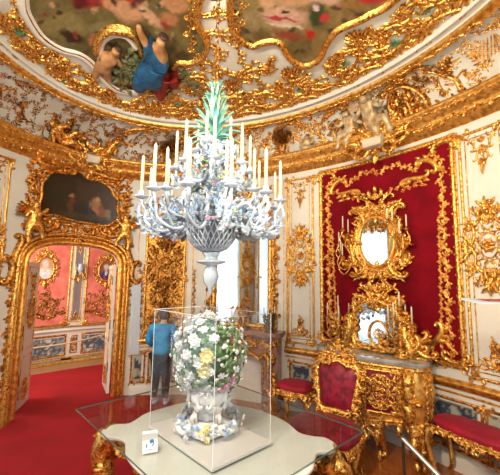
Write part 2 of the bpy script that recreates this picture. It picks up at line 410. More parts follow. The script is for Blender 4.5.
for i, (a, b) in enumerate(WIN):
    m = M(); sa, sb = s_of(a), s_of(b)
    W = lambda u, v, d: WP(sa+u, v, d-.10)
    L = sb-sa
    def bar(u0, u1, v0, v1, dd=.03):
        for k in (dd, -dd):
            m.F(*[m.P(W(*p, k)) for p in ((u0, v0), (u1, v0), (u1, v1), (u0, v1))])
        for p, q in (((u0, v0), (u1, v0)), ((u1, v0), (u1, v1)), ((u1, v1), (u0, v1)), ((u0, v1), (u0, v0))):
            m.F(m.P(W(*p, dd)), m.P(W(*q, dd)), m.P(W(*q, -dd)), m.P(W(*p, -dd)))
    m.sh = False
    for u in (0, L/2-.04, L-.08): bar(u, u+.08, .25, 3.15)
    for v in (.25, .9, 1.65, 2.4, 3.07): bar(0, L, v, v+.05, .025)
    wi = struct(m, 'window_%d' % (i+1), white)
    m = M(); n = 8; rows = [[m.P(W(L*k/n, v, 0)) for v in (.25, 3.15)] for k in range(n+1)]; m.grid(rows); m.build('pane', winglass, wi)
    for side in (0, 1):         # gathered sheer pale curtain of each window
        m = M(); rows = []
        for k in range(41):
            u = .0+(L/2+.01)*k/40; u = u if side == 0 else L-u; d = .09+.025*sin(k*1.3)
            rows.append([m.P(WP(sa+u, v, d+.02*sin(v*2))) for v in (.1, 1, 2, 3.25)])
        m.grid(rows)
        tag(m.build('window_curtain', sheer), 'pale blue gathered curtain, %s edge of the %s window behind the viewer' % (('near', 'far')[side], ('first', 'second', 'third')[i]), 'curtain', 'pale window curtains')
# floor of the oval room, and of the rose cabinet behind the door
m = M(); m.sh = False; c = [m.P((EA*1.04*cos(2*pi*k/96), EB*1.05*sin(2*pi*k/96), 0)) for k in range(96)]; b = [m.P((EA*1.04*cos(2*pi*k/96), EB*1.05*sin(2*pi*k/96), -.1)) for k in range(96)]
m.F(*c); m.F(*b[::-1]); m.grid([c, b], True); struct(m, 'floor', parquet)
m = M(); m.box(-6.5, -3.2, -2.4, 2.9, -.1, -.004); fl2 = struct(m, 'floor', mat('cabinet_parquet', (.42, .22, .10), .3))
# carpet
m = M(); pl = spline([(-5.25, -.75), (-5.2, 1.75), (-4.2, 1.35), (-3.62, .75), (-3.3, .72), (-2.95, 1.05), (-2.55, 1.22), (-1.6, 1.0), (-.4, .85), (-.2, 0), (-.3, -1.2), (-.9, -2.05), (-2.1, -1.62), (-3.0, -.80), (-3.35, -.60), (-3.7, -.58), (-4.3, -.7)], 6)
a = [m.P((x, y, .012)) for x, y in pl]; b = [m.P((x, y, .001)) for x, y in pl]; m.sh = False; m.F(*a); m.grid([a, b], True)
tag(m.build('carpet', carpet), 'deep red carpet running through the open door into the rose room', 'carpet')
# sweeps
def sweepwall(prof, t1, t2, f=None, closed=False):
    m = M(); f = f or (lambda s, v, d: WP(s, v, d)); sa, sb = s_of(t1), s_of(t2) if t2 > t1 else s_of(t2)+LEN; n = max(2, int((sb-sa)/.07)); rows = []
    for i in range(n+1):
        s = sa+(sb-sa)*i/n; rows.append([m.P(f(s, v, d)) for d, v in prof])
    m.grid(rows); return m
rail = [(0, .775), (.018, .775), (.022, .79), (.03, .80), (.035, .825), (.03, .845), (.018, .85), (.0, .865)]
skirt = [(0, .13), (.014, .13), (.02, .11), (.02, 0)]
for wall, segs in ((wl, [(143, 159.3), (200.7, 216)]), (wr, [(40, 111)]), (wf, [(135, 142)])):
    for a, b in segs:
        sweepwall(rail, a, b).build('dado_rail', gold_flat, wall); sweepwall(skirt, a, b).build('skirting', white, wall)
        sweepwall([(0, .72), (.008, .72), (.012, .73), (.008, .74), (0, .74)], a, b).build('dado_moulding', gold_flat, wall)
# cornice
cp = [(0, 3.44), (.03, 3.44), (.035, 3.47), (.05, 3.475), (.055, 3.50), (.07, 3.505), (.075, 3.545), (.085, 3.565), (.10, 3.60), (.135, 3.615), (.14, 3.65), (.175, 3.665), (.18, 3.70), (.16, 3.715), (0, 3.72)]
m = sweepwall(cp, 0.01, 359.99); cor = struct(m, 'trim_1', gold_flat)
def frieze(t1, t2, v, d, sz, mapw, seed=1):
    m = M(); sa, sb = s_of(t1), s_of(t2); n = int((sb-sa)/(sz*1.0)); rn = random.Random(seed)
    for i in range(n):
        u = -(sb-sa)*(i+.5)/n; f = 1 if i % 2 else -1
        m.scr('S' if i % 3 else 'C', u, v, sz*1.05, rn.uniform(-.2, .2), f, .11, .16, lv=2, lw=.3)
        m.leaf(u+sz*.3, v, rn.uniform(0, 6), sz*.45, sz*.13, 1, .3)
        if i % 4 == 0: m.flower(u, v, sz*.22)
    s0 = sa; return m.mapd(lambda u, v, d: mapw(s0-u, v, d))
frieze(60, 216, 3.535, 0, .12, lambda s, v, d: WP(s, v, .082+d)).build('leaf_frieze', gold, cor)
frieze(60, 216, 3.64, 0, .075, lambda s, v, d: WP(s, v, .150+d), 2).build('bead_frieze', gold, cor)
# cove
m = M(); rows = []
for i in range(145):
    s = LEN*i/144; rows.append([m.P(CP(s, .75*j/8, 0)) for j in range(9)])
m.grid(rows); cove = struct(m, 'trim_2', stucco)
# ring between cove and ceiling, ceiling
def RP(s, v, d): # v outwards-in along the ring, d down
    t = t_of(s); n = Vector((-cos(t)/RA, -sin(t)/RB, 0)).normalized(); return Vector((RA*cos(t), RB*sin(t), 4.15-d))+n*v
ringp = [(0, -.02), (.03, -.02), (.045, 0), (.05, .03), (.04, .06), (.02, .08), (.0, .085)]
m = M(); rows = []; rows2 = []
for i in range(145):
    s = LEN*i/144; rows.append([m.P(RP(s, v, d)) for d, v in ringp])
m.grid(rows); ring = struct(m, 'trim_3', gold_flat)
m = M(); rows = []
for i in range(145):
    s = LEN*i/144; rows.append([m.P(RP(s, v, d)) for d, v in ((0, .085), (-.02, .10), (-.03, .13), (-.01, .165), (.005, .17), (.005, .185), (-.03, .19), (-.09, .2))])
m.grid(rows); struct(m, 'trim_4', white)
m = frieze(56, 222, .03, 0, .10, lambda s, v, d: RP(s, v, .045+d), 4); m.build('leaf_garland', gold, ring)
m = M(); rows = []
for j in range(1, 13):
    q = j/12; rows.append([m.P((RA*q*cos(2*pi*i/120), RB*q*sin(2*pi*i/120), zc(RA*q*cos(2*pi*i/120), RB*q*sin(2*pi*i/120)))) for i in range(120)])
m.grid(rows, True); m.F(*rows[0]); ceil = struct(m, 'ceiling', stucco)
m = M(); m.box(-3.8, 3.8, -2.9, 2.9, 4.5, 4.6); struct(m, 'ceiling', stucco)
# ================================================================== RELIEF MOTIFS (unit size, centred)
def pendant(o, h, w):       # hangs down from (0, 0)
    o.shell(0, -.04*h, .22*w, -pi/2, 7, 2.4)
    for f in (1, -1):
        o.push(0, 0, 0, 1, f)
        o.scr('C', .28*w, -.20*h, .42*w, -1.9, 1, .10, lv=3, lw=.35); o.scr('S', .17*w, -.45*h, .35*h, -1.4, 1, .08, lv=3, lw=.35)
        o.scr('c', .36*w, -.06*h, .3*w, .3, 1, .1, lv=2); o.leaf(.04*w, -.55*h, -1.2, .28*h, .06*w, -.8); o.leaf(.1*w, -.3*h, -.6, .22*h, .06*w, 1.0); o.pop()
    o.flower(0, -.3*h, .12*w); o.leaf(0, -.6*h, -pi/2, .4*h, .07*w, 0); o.flower(0, -.62*h, .07*w); o.leaf(0, -.3*h, -pi/2, .3*h, .08*w, .4)
def medallion(o, w, h):
    o.rel(oval(.20*w, .13*h, 20), .022*w, .03*w, 0, True); o.flower(0, 0, .16*w, 6, .01)
    for k in range(8): o.leaf(0, 0, k*pi/4+.2, .19*w, .05*w, .6)
    r_ = random.Random(int(w*1000))
    for f in (1, -1):
        for g in (1, -1):
            for (a, b, L, an) in ((.12, .22, .22, 1.3), (.26, .16, .2, .8), (.34, .06, .16, .2), (.2, .3, .18, 1.0), (.05, .3, .2, 1.5), (.3, .26, .14, .5)):
                o.push(0, 0, 0, 1, f); o.leaf(a*w, b*h*g, an*g, L*h*.8, .035*w, .9*g, .35); o.scr('c', a*w, b*h*g, L*h*.7, an*g, g, .07, lv=2); o.pop()
    for f in (1, -1):
        for g in (1, -1):
            o.push(0, 0, 0, 1, f); o.push(0, 0, 0, 1, 1) if g == 1 else o.push(0, 0, pi, 1, -1)
            o.scr('C', .30*w, .10*h, .26*h, 1.75, -1, .07, lv=5, lw=.34); o.scr('S', .20*w, .26*h, .28*h, 2.2, 1, .06, lv=5, lw=.34)
            o.scr('C', .10*w, .36*h, .20*h, 1.2, 1, .07, lv=4, lw=.36); o.leaf(.4*w, .06*h, .7, .14*h, .05*w, 1.2); o.leaf(.32*w, .2*h, .9, .14*h, .05*w, -1.2)
            o.leaf(.03*w, .36*h, 1.35, .16*h, .05*w, -.9); o.leaf(.22*w, .33*h, .6, .11*h, .04*w, 1.2); o.leaf(.44*w, .0*h, .2, .09*h, .04*w, 1.2)
            o.pop(); o.pop()
    for g in (1, -1): o.leaf(0, g*.3*h, g*pi/2, .22*h, .07*w, 0); o.flower(0, g*.27*h, .09*w)
def pyramid(o, w, h):       # stands on (0, 0)
    for f in (1, -1):
        o.push(0, 0, 0, 1, f)
        o.scr('C', .25*w, .17*h, .44*w, .5, 1, .11, lv=4, lw=.4); o.scr('S', .14*w, .48*h, .4*h, 1.9, -1, .09, lv=3, lw=.3); o.leaf(.1*w, .1*h, .3, .4*w, .07*w, 1.3)
        o.leaf(.06*w, .5*h, 1.1, .3*h, .06*w, .9); o.scr('c', .38*w, .06*h, .26*w, 0, 1, .12, lv=2); o.leaf(.2*w, .3*h, .6, .2*h, .06*w, -1); o.pop()
    o.shell(0, .18*h, .24*w, pi/2, 7); o.leaf(0, .45*h, pi/2, .5*h, .08*w, .3); o.flower(0, .46*h, .1*w); o.flower(0, .75*h, .06*w)
def frame(o, x0, x1, y0, y1, w=.016, corner=.09, mid=True):
    o.rel(rect(x0, x1, y0, y1, .08), w, w*1.1, 0, True)
    cx, cy = (x0+x1)/2, (y0+y1)/2
    for fx in (1, -1):
        for fy in (1, -1):
            X = x1 if fx > 0 else x0; Y = y1 if fy > 0 else y0
            o.scr('C', X-fx*corner*.3, Y, corner*1.3, 0 if fy > 0 else pi, -fx*1, .14, lv=3); o.scr('C', X, Y-fy*corner*.5, corner*1.3, pi/2 if fx < 0 else -pi/2, fy, .14, lv=3)
            o.leaf(X, Y, atan2(-fy, -fx), corner, corner*.25, .5)
    if mid:
        for fx, X in ((1, x1), (-1, x0)): o.scr('S', X, cy, corner*2, pi/2, fx, .1, lv=4)
def vine(o, path, w, seed=0, dens=1.0):      # running scrolls along a polyline
    rn = random.Random(seed); P = path; acc = 0; nxt = 0; k = 0
    for a, b in zip(P, P[1:]):
        l = hypot(b[0]-a[0], b[1]-a[1]); an = atan2(b[1]-a[1], b[0]-a[0])
        while nxt <= acc+l:
            q = (nxt-acc)/max(l, 1e-6); x, y = a[0]+(b[0]-a[0])*q, a[1]+(b[1]-a[1])*q; f = 1 if k % 2 else -1
            o.scr('S' if k % 3 else 'C', x, y, w*1.5, an+f*.35+rn.uniform(-.15, .15), f, .07, .12, lv=4, lw=.36)
            o.leaf(x, y, an+f*(1.3+rn.uniform(-.4, .4)), w*.6, w*.16, -f*1.4); o.leaf(x, y, an-f*(.9+rn.uniform(-.4, .4)), w*.7, w*.15, f*1.2); o.leaf(x, y, an+f*.5, w*.8, w*.12, f*1.0, .45)
            if k % 2: o.flower(x-sin(an)*w*.25*f, y+cos(an)*w*.25*f, w*.2)
            nxt += w*1.1/dens; k += 1
        acc += l
def sprig(o, x, y, a, L, rn, lw=.16, n=7):   # thin stem with leaves
    pts = [(x, y)]; c = rn.uniform(-1.6, 1.6)
    for i in range(n):
        st = L/n; x += cos(a)*st; y += sin(a)*st; pts.append((x, y)); a += c/n+rn.uniform(-.15, .15)
        for f in (1, -1):
            if rn.random() < .85: o.leaf(x, y, a+f*rn.uniform(.5, 1.1), L*rn.uniform(.12, .24), L*lw*.28, f*.8, .35, n=3)
    o.rel(pts, lambda q: L*.018*(1.2-q), L*.02); o.leaf(x, y, a, L*.2, L*.05, 0, n=3)
# ================================================================== WALL BAYS
def white_panel(wall, tc, wd, v0=.93, v1=3.33, mt=gold):
    mp = wmap(tc, 0, .002); h = v1-v0; x = wd/2
    m = M(); frame(m, -x, x, v0, v1, .016, .10); m.rel(rect(-x+.055, x-.055, v0+.06, v1-.06, .08), .006, .008, 0, True); m.build('panel_frame', mt, wall, mp)
    m = M(); m.push(0, v1-.06); pendant(m, .40, wd*.62); m.pop(); m.build('panel_pendant', mt, wall, mp)
    m = M(); m.push(0, v0+h*.52); medallion(m, wd*.98, .92); m.pop(); m.build('panel_medallion', mt, wall, mp)
    m = M(); m.push(0, v0+.07); pyramid(m, wd*.66, .36); m.pop(); m.build('panel_foot_ornament', mt, wall, mp)
def dado_panel(wall, tc, wd, seed=0, v0=.19, v1=.66):
    mp = wmap(tc, 0, .003); x = wd/2
    m = M(); frame(m, -x, x, v0, v1, .014, .07, False); m.build('dado_frame', gold_worn, wall, mp)
    dp = [(rx*1.0, ry) for rx, ry in rect(-x+.03, x-.03, v0+.03, v1-.03)]
    sd = seed
    def cf(u, v):
        n = vn(u, v, 7, sd)*.5+vn(u, v, 22, sd+1)*.5; e = min(x-.03-abs(u), (v1-v0)/2-.03-abs(v-(v0+v1)/2)); base = lin((128, 134, 138)) if e > .05 else lin((176, 160, 126))
        if abs(n-.5) < .10 and e > .02: return lin((62, 66, 78))
        if n > .66: return lin((170, 166, 150))
        return base
    mm = M(); pc = picture(dp, cf, .02, 0); pc.build('dado_painting', vcol, wall, mp)
white_panel(wr, 106.7, .40); white_panel(wr, 66.9, .43); white_panel(wr, 57.5, .40)
white_panel(wl, 206.4, .40)
for w_, tc, wd, sd in ((wr, 106.7, .34, 1), (wr, 95.5, .62, 2), (wr, 74.2, .52, 3), (wr, 64.5, .52, 4), (wl, 149, .42, 5), (wl, 157, .20, 7), (wl, 206.4, .36, 6)): dado_panel(w_, tc, wd, sd)
# narrow strips of gold moulding on the pilasters between the bays
def strip(wall, tc, wd, v0, v1):
    m = M(); m.rel(rect(-wd/2, wd/2, v0, v1, .1), .007, .009, 0, True); m.build('pilaster_moulding', gold_flat, wall, wmap(tc, 0, .002))
strip(wr, 111.0, .05, .93, 3.36); strip(wl, 141.0, .10, .1, 3.36); strip(wl, 157.3, .13, .9, 3.36); strip(wr, 72.0, .035, .93, 3.4)
# narrow carved hanging on the strip beside the door
m = M(); vine(m, [(0, 1.0), (0, 1.95)], .09, 3); m.build('carved_drop', gold_worn, wl, wmap(157.2))
m = M(); vine(m, [(0, 1.05), (0, 1.95)], .05, 3); m.build('carved_drop', gold_worn, wl, wmap(139.3, 0, .005))
# gilded trophy panel between door and chimney
TC = 149.2; mp = wmap(TC, 0, .004)
m = M(); gp = rect(-.29, .29, .86, 2.95, .07); top = [(.29-.0*k, 2.95) for k in range(0)]
m2 = M(); m2.sh = False
for i in range(12):
    for j in range(1):
        u0, u1 = -.29+.58*i/12, -.29+.58*(i+1)/12; f = lambda u: 2.95+.18*(1-(u/.29)**2)**.5 if abs(u) < .29 else 2.95
        m2.F(m2.V(u0, .86, 0), m2.V(u1, .86, 0), m2.V(u1, f(u1), 0), m2.V(u0, f(u0), 0))
tro = m2.build('trophy_ground', gold_worn, wl, mp)
m = M()
for k in range(-14, 50):      # chased lattice
    for sg in (1, -1):
        pts = []
        for j in range(24):
            u = -.27+.54*j/23; v = .9+.07*k+sg*(u)*1.0
            if .9 < v < 3.0: pts.append((u, v))
        if len(pts) > 1: m.rel(pts, .0045, .006)
m.build('trophy_lattice', gold_flat, wl, mp)
m = M(); frame(m, -.31, .31, .84, 2.97, .022, .13); m.scr('C', 0, 3.1, .5, 0, -1, .08, lv=5); m.shell(0, 3.12, .12, pi/2); m.build('trophy_frame', gold, wl, mp)
m = M(); m.push(0, 2.9); pendant(m, .7, .42); m.pop(); m.push(0, 2.05); medallion(m, .56, .95); m.pop(); m.push(0, 1.0); pyramid(m, .5, .6); m.pop()
m.push(0, 1.55); medallion(m, .46, .6); m.pop()
m.dome(0, 2.08, .10, .05); m.rel(oval(.12, .15, 20, 0, 1.9), .014, .02, .02, True)
m.build('trophy_carving', gold_deep, wl, mp)
# ================================================================== RED BAY
TR = 86.6; mp = wmap(TR, 0, .004); X0, X1, Y0, Y1 = -.83, .84, 1.02, 3.34
m = M(); m.sh = False; rows = [[m.V(X0+(X1-X0)*i/30, v, 0) for v in (Y0, Y1)] for i in range(31)]; m.grid(rows)
hang = m.build('velvet_hanging', velvet, wr, mp)
m = M()
bx0, bx1 = X0-.02, X1+.02
m.rel(rect(bx0, bx1, Y0-.02, Y1+.02, .08), .024, .03, 0, True)
m.rel(rect(bx0-.03, bx1+.03, Y0-.05, Y1+.05, .08), .008, .012, 0, True)
for fx, X in ((1, bx0), (-1, bx1)):
    for k in range(22): m.scr('C', X, Y0+.08+k*.105, .09, pi/2, fx*(1 if k % 2 else -1), .12, lv=2)
    for Y in (Y0, Y1): m.scr('C', X+fx*.08, Y, .26, .0, 1 if Y == Y0 else -1, .13, lv=4); m.flower(X, Y, .06)
for k in range(14): m.scr('C', bx0+.1+k*.115, Y0-.03, .10, 0, 1 if k % 2 else -1, .12, lv=2)
m.build('hanging_frame', gold, wr, mp)
m = M()
for fx in (1, -1):          # broad gold embroidery: down the sides and across the top
    m.push(0, 0, 0, 1, fx); X = X1-.10
    vine(m, [(X, Y0+.06), (X, Y1-.30)], .085, 5, 1.1); vine(m, [(X-.09, Y0+.08), (X-.05, Y1-.8)], .04, 7)
    p = spline([(X+.0, Y1-.25), (X-.05, Y1-.13), (X-.18, Y1-.12), (X-.30, Y1-.22), (X-.42, Y1-.15), (X-.55, Y1-.10), (.05, Y1-.14)], 5, False)
    vine(m, p, .07, 9, 1.0)
    m.scr('C', X-.12, Y1-.17, .26, -.6, -1, .12, lv=4); m.scr('S', X-.3, Y1-.33, .32, -.15, 1, .08, lv=4)
    for k in range(6): m.flower(X-.22-k*.075, Y1-.42+.03*sin(k*1.7), .028, 4)
    for k in range(4): m.leaf(X-.22-k*.11, Y1-.41, -.8+k*.3, .08, .02, 1)
    m.scr('C', X-.16, Y0+.18, .34, .7, 1, .10, lv=6); m.scr('S', X-.33, Y0+.1, .3, .1, 1, .09, lv=3); m.pop()
m.build('gold_embroidery', gold_flat, wr, mp)
# crest above the red bay, over the cornice
def crest(o, w, h):
    for f in (1, -1):
        o.push(0, 0, 0, 1, f)
        o.scr('S', .42*w, .08*h, .55*w, .25, -1, .08, .12, lv=7); o.scr('C', .26*w, .4*h, .5*w, .9, -1, .085, .14, lv=6); o.scr('C', .18*w, -.2*h, .34*w, -.9, 1, .12, .14, lv=4)
        for k in range(7): o.leaf((.08+.06*k)*w, (.3-.08*k)*h, .3+.25*k*(-1)**k, .2*w, .05*w, (-1)**k, .5)
        o.leaf(.3*w, .1*h, .5, .35*w, .09*w, -1); o.scr('C', .55*w, -.1*h, .3*w, .3, 1, .12, lv=3); o.leaf(.12*w, .5*h, .9, .3*w, .08*w, 1.1); o.pop()
    o.shell(0, .45*h, .2*w, pi/2, 9, 2.6, .35); o.dome(0, .05*h, .13*w, .09*w, 0, .2*h); o.leaf(0, -.2*h, -pi/2, .4*h, .1*w, 0); o.flower(0, -.25*h, .09*w)
def crestthing(name, tc, v, w, h, label, d=.06, cart=True):
    mp = wmap(tc, v, d); o = empty(name, wmap(tc, v, d)(0, 0, 0), 0, label, 'cartouche'); m = M(); crest(m, w, h); wbuild(m, 'scrollwork', gold, o, mp)
    if cart:
        m = M(); pl = [(-.24*w, .18*h), (-.17*w, -.12*h), (.17*w, -.12*h), (.24*w, .18*h)]; a = [m.V(x, y, .16*w) for x, y in pl]; b = [m.V(x, y, 0) for x, y in pl]; m.sh = False; m.F(*a); m.grid([a, b], True); wbuild(m, 'shield', stucco, o, mp)
        m = M(); m.rel(rect(-.2*w, .2*w, -.1*h, .16*h), .012*w, .012*w, .16*w, True); wbuild(m, 'shield_rim', gold_flat, o, mp)
    return o
crestthing('cartouche', 86.0, 3.50, .62, .42, 'gilded cartouche with a cream shield breaking the cornice above the red velvet hanging', .15)
crestthing('cartouche', 177.5, 3.60, .50, .40, 'gilded cartouche with a cream shield on the cornice over the dark door painting', .15)
crestthing('cartouche', 124, 3.52, .46, .36, 'gilded cartouche on the cornice above the chimney mirror, behind the chandelier', .14)
def skinmesh(name, J, E, mt, parent=None, sub=2, mapf=None, root=0):
    """one continuous body grown around joints J = [(x, y, z, r)], E = edges"""
    me = bpy.data.meshes.new(name); P = [Vector(mapf(*j[:3])) if mapf else Vector(j[:3]) for j in J]
    if parent: lo = local(parent); P = [lo(p) for p in P]
    me.from_pydata([tuple(p) for p in P], E, []); o = bpy.data.objects.new(name, me); COL.objects.link(o)
    sk = o.modifiers.new('skin', 'SKIN'); sk.use_smooth_shade = True
    if not me.skin_vertices: me.attributes  # layer is made with the modifier
    sv = me.skin_vertices[0].data if me.skin_vertices else None
    if sv is None:
        o.data.skin_vertices.new(); sv = me.skin_vertices[0].data
    for i, j in enumerate(J):
        r = j[3] if len(j) == 4 else j[3:5]; sv[i].radius = (r, r) if not isinstance(r, tuple) else r; sv[i].use_root = (i == root)
    ss = o.modifiers.new('sub', 'SUBSURF'); ss.levels = sub; ss.render_levels = sub
    dg = bpy.context.evaluated_depsgraph_get(); dg.update(); nm = bpy.data.meshes.new_from_object(o.evaluated_get(dg)); nm.name = name
    o.modifiers.clear(); o.data = nm; bpy.data.meshes.remove(me); o.name = name
    nm.materials.clear(); nm.materials.append(mt); nm.polygons.foreach_set('use_smooth', [True]*len(nm.polygons))
    if parent: o.parent = parent
    return o
# ================================================================== COVE
rn = random.Random(11)
def covepart(name, m, mt, tc, v0=0): return m.build(name, mt, cove, cmap(tc, v0))
m = M()
for i in range(290):         # foliage all over the left cove
    sprig(m, rn.uniform(-2.4, 2.3), rn.uniform(.04, .68), rn.uniform(0, 6.3), rn.uniform(.10, .24), rn, .22)
covepart('cove_foliage', m, gold_deep, 178)
m = M()
for i in range(40): m.scr(rn.choice('CS'), rn.uniform(-2.3, 2.3), rn.uniform(.06, .66), rn.uniform(.12, .26), rn.uniform(0, 6.3), rn.choice((1, -1)), .07, .09, lv=3)
covepart('cove_scrollwork', m, gold_worn, 178)
m = M()
for i in range(150): sprig(m, rn.uniform(-3.3, 2.1), rn.uniform(.06, .68), rn.uniform(0, 6.3), rn.uniform(.14, .34), rn, .2)
for i in range(34):
    m.scr(rn.choice('CSJ'), rn.uniform(-3.2, 1.9), rn.uniform(.06, .66), rn.uniform(.14, .28), rn.uniform(0, 6.3), rn.choice((1, -1)), .075, .1, lv=4)
covepart('cove_foliage', m, gold, 88)
m = M()                      # gilded trellis work in the right cove
for (u0, v0, w_, h_) in ((-.15, .50, .34, .16), (-1.2, .5, .3, .16), (.9, .48, .4, .2), (1.5, .4, .3, .2)):
    for k in range(9):
        for sg in (1, -1):
            a = u0+(k/8-.5)*w_; b = a+sg*h_*.8
            m.rel([(a, v0-h_/2), (max(u0-w_/2, min(u0+w_/2, b)), v0+h_/2)], .0045, .006)
covepart('cove_trellis', m, gold_flat, 88)
m = M()
for k in range(6):
    tt = 1.5-k*.9
    m.scr('C', tt, .66, .3, 0, -1, .1, .12, lv=5); m.scr('S', tt-.35, .60, .42, .2, 1, .09, .1, lv=5); m.shell(tt, .62, .09, pi/2)
covepart('cove_cresting', m, gold, 100)
# potted gilded plant in the far cove, behind the chandelier
def covething(name, tc, v0, label, cat): return empty(name, cmap(tc, v0)(0, 0, 0), 0, label, cat)
for tc, lab in ((150.5, 'gilded urn with spiky leaves in the cove, left of the chandelier candles'), (112, 'gilded urn with spiky leaves in the cove, right of the chandelier candles')):
    o = covething('gilded_urn', tc, .02, lab, 'urn'); mp = cmap(tc, .03)
    m = M(); rr = [(.03, 0), (.055, .02), (.03, .05), (.06, .10), (.085, .17), (.07, .22), (.09, .24)]
    rows = [[m.V(r*cos(pi*k/8), h, .02+r*.8*sin(pi*k/8)) for k in range(9)] for r, h in rr]; m.grid(rows); wbuild(m, 'urn_body', gold_worn, o, mp)
    m = M()
    for k in range(17): a = pi*(k+.5)/17; m.leaf(cos(a)*.03, .23, a, .20+.08*sin(a), .018, (a-pi/2)*-1.0, .25, .03)
    for k in range(3): m.flower(-.05+.05*k, .27, .035)
    for f in (1, -1): m.scr('C', f*.11, .14, .16, pi/2, f, .09, .1, lv=2)
    wbuild(m, 'urn_plant', gold_deep, o, mp)
def tree(tc, v0, lean, label, h=.5):
    o = covething('gilded_tree', tc, v0, label, 'tree'); mp = cmap(tc, v0); m = M(); pts = [(0, 0), (lean*.3, h*.25), (lean*.35, h*.5), (lean*.8, h*.75), (lean*1.3, h)]
    pts = spline(pts, 4, False); m.rel(pts, lambda q: .035*(1-.6*q), .05); 
    for k in range(4): m.rel([pts[6+2*k], (pts[6+2*k][0]+(.12 if k % 2 else -.13), pts[6+2*k][1]+.06)], .012, .02)
    wbuild(m, 'trunk', gold, o, mp); m = M(); r = random.Random(int(tc))
    for k in range(46): x, y = pts[-1][0]+r.gauss(0, .14), h*.85+r.gauss(0, .08); m.leaf(x, y, r.uniform(0, 6.3), r.uniform(.04, .09), .018, 1, .5, .02, n=3)
    for k in range(14): m.leaf(r.gauss(0, .12), r.uniform(-.02, .06), r.uniform(.3, 2.8), .10, .02, 1, .5, .01, n=4)
    wbuild(m, 'foliage', gold_deep, o, mp)
tree(68.5, .02, -.16, 'gilded leaning tree in the right cove, nearest the frame edge')
tree(97.5, .02, .12, 'gilded broken tree trunk beside the seated pair in the cove', .36)
tree(191, .02, .12, 'dark gilded tree in the left cove beside the reclining figure', .4)
# figures sitting on the cornice
def seated(tc, v0, f, s, mt, label, seed=0, ro=0):
    o = covething('stucco_figure', tc, v0, label, 'statue'); mp0 = cmap(tc, v0); g = lambda x, y, z: mp0((x*cos(ro)-y*sin(ro))*s*f, (x*sin(ro)+y*cos(ro))*s, (z+.05)*s)
    J = [(0, .10, .08, .085), (.01, .24, .09, .08), (.03, .36, .10, .085), (.04, .45, .11, .035), (.05, .54, .12, .06), (.055, .60, .12, .035),
         (.14, .38, .13, .04), (.26, .30, .18, .032), (.33, .40, .2, .025), (-.08, .38, .10, .04), (-.18, .27, .13, .032), (-.26, .19, .12, .025),
         (.10, .08, .14, .068), (.28, .12, .22, .055), (.30, -.10, .2, .04), (.36, -.16, .24, .03), (-.06, .07, .12, .068), (.12, .0, .24, .055), (.10, -.2, .2, .04), (.17, -.25, .24, .03)]
    E = [(0, 1), (1, 2), (2, 3), (3, 4), (4, 5), (2, 6), (6, 7), (7, 8), (2, 9), (9, 10), (10, 11), (0, 12), (12, 13), (13, 14), (14, 15), (0, 16), (16, 17), (17, 18), (18, 19)]
    skinmesh('body', J, E, mt, o, 2, g)
    m = M(); r = random.Random(seed)
    for k in range(7): a = -.3+.25*k; m.rel(spline([(f*s*(-.1+.03*k), s*(.12+.02*k)), (f*s*(.05+.02*k), s*(-.02+.01*k)), (f*s*(.2+.02*k), s*(-.04-.03*k)), (f*s*(.3), s*(-.2-.02*k))], 4, False), .028*s, .03*s, .16*s)
    wbuild(m, 'drapery', gold_worn if mt is not gold else gold, o, mp0)
    m = M()
    for k in range(12): m.flower(f*s*(.05+.055*cos(k)), s*(.60+.03*sin(k*2)), .02*s*1.4, 4, .14*s)
    wbuild(m, 'hair', gold_deep, o, mp0); return o
seated(86.6, .16, 1, .86, figure_white, 'cream stucco figure seated on the cornice above the red hanging, bending to the right')
seated(91.8, .12, -1, .66, figure_white, 'smaller stucco figure on the cornice, back turned to the seated one')
seated(186, .17, 1, .66, gold, 'gilded figure reclining on the cornice over the left of the door', ro=1.1)
seated(173.0, .12, -1, .52, gold, 'gilded figure lounging on the cornice over the right of the door', ro=.6)
seated(104.5, .06, 1, .42, figure_white, 'small stucco figure with a bow at the left end of the red bay cornice')
o = covething('gilded_ruin', 79.5, .05, 'gilded rocky ruin with a trellised arch in the cove, right of the seated figures', 'relief'); m = M(); r = random.Random(9)
for k in range(26): x = r.uniform(-.2, .2); m.dome(x, .06+r.uniform(0, .30)*(1-abs(x)*2), r.uniform(.03, .07), .07, 0, r.uniform(.05, .1), 7, 3)
m.rel(spline([(-.2, .02), (-.19, .3), (-.05, .46), (.12, .42), (.22, .2), (.24, 0)], 4, False), .03, .07); wbuild(m, 'rocks', gold_worn, o, cmap(79.5, .05)); m = M()
for k in range(50): m.leaf(r.gauss(0, .16), r.uniform(.0, .5), r.uniform(0, 6.3), r.uniform(.06, .11), .022, 1, .5, .03, n=4)
wbuild(m, 'ruin_leaves', gold_deep, o, cmap(79.5, .05))
o = covething('gilded_bow', 103, .08, 'thin gilded bow leaning in the cove beside the small figure', 'bow'); m = M()
m.rel(spline([(-.34, .36), (-.22, .24), (-.05, .14), (.12, .10), (.2, .02)], 5, False), .010, .012, .03); wbuild(m, 'bow_limb', gold_flat, o, cmap(103, .02)); m = M(); m.rel([(-.34, .36), (.2, .02)], .004, .004, .03); wbuild(m, 'bowstring', gold_flat, o, cmap(103, .02))
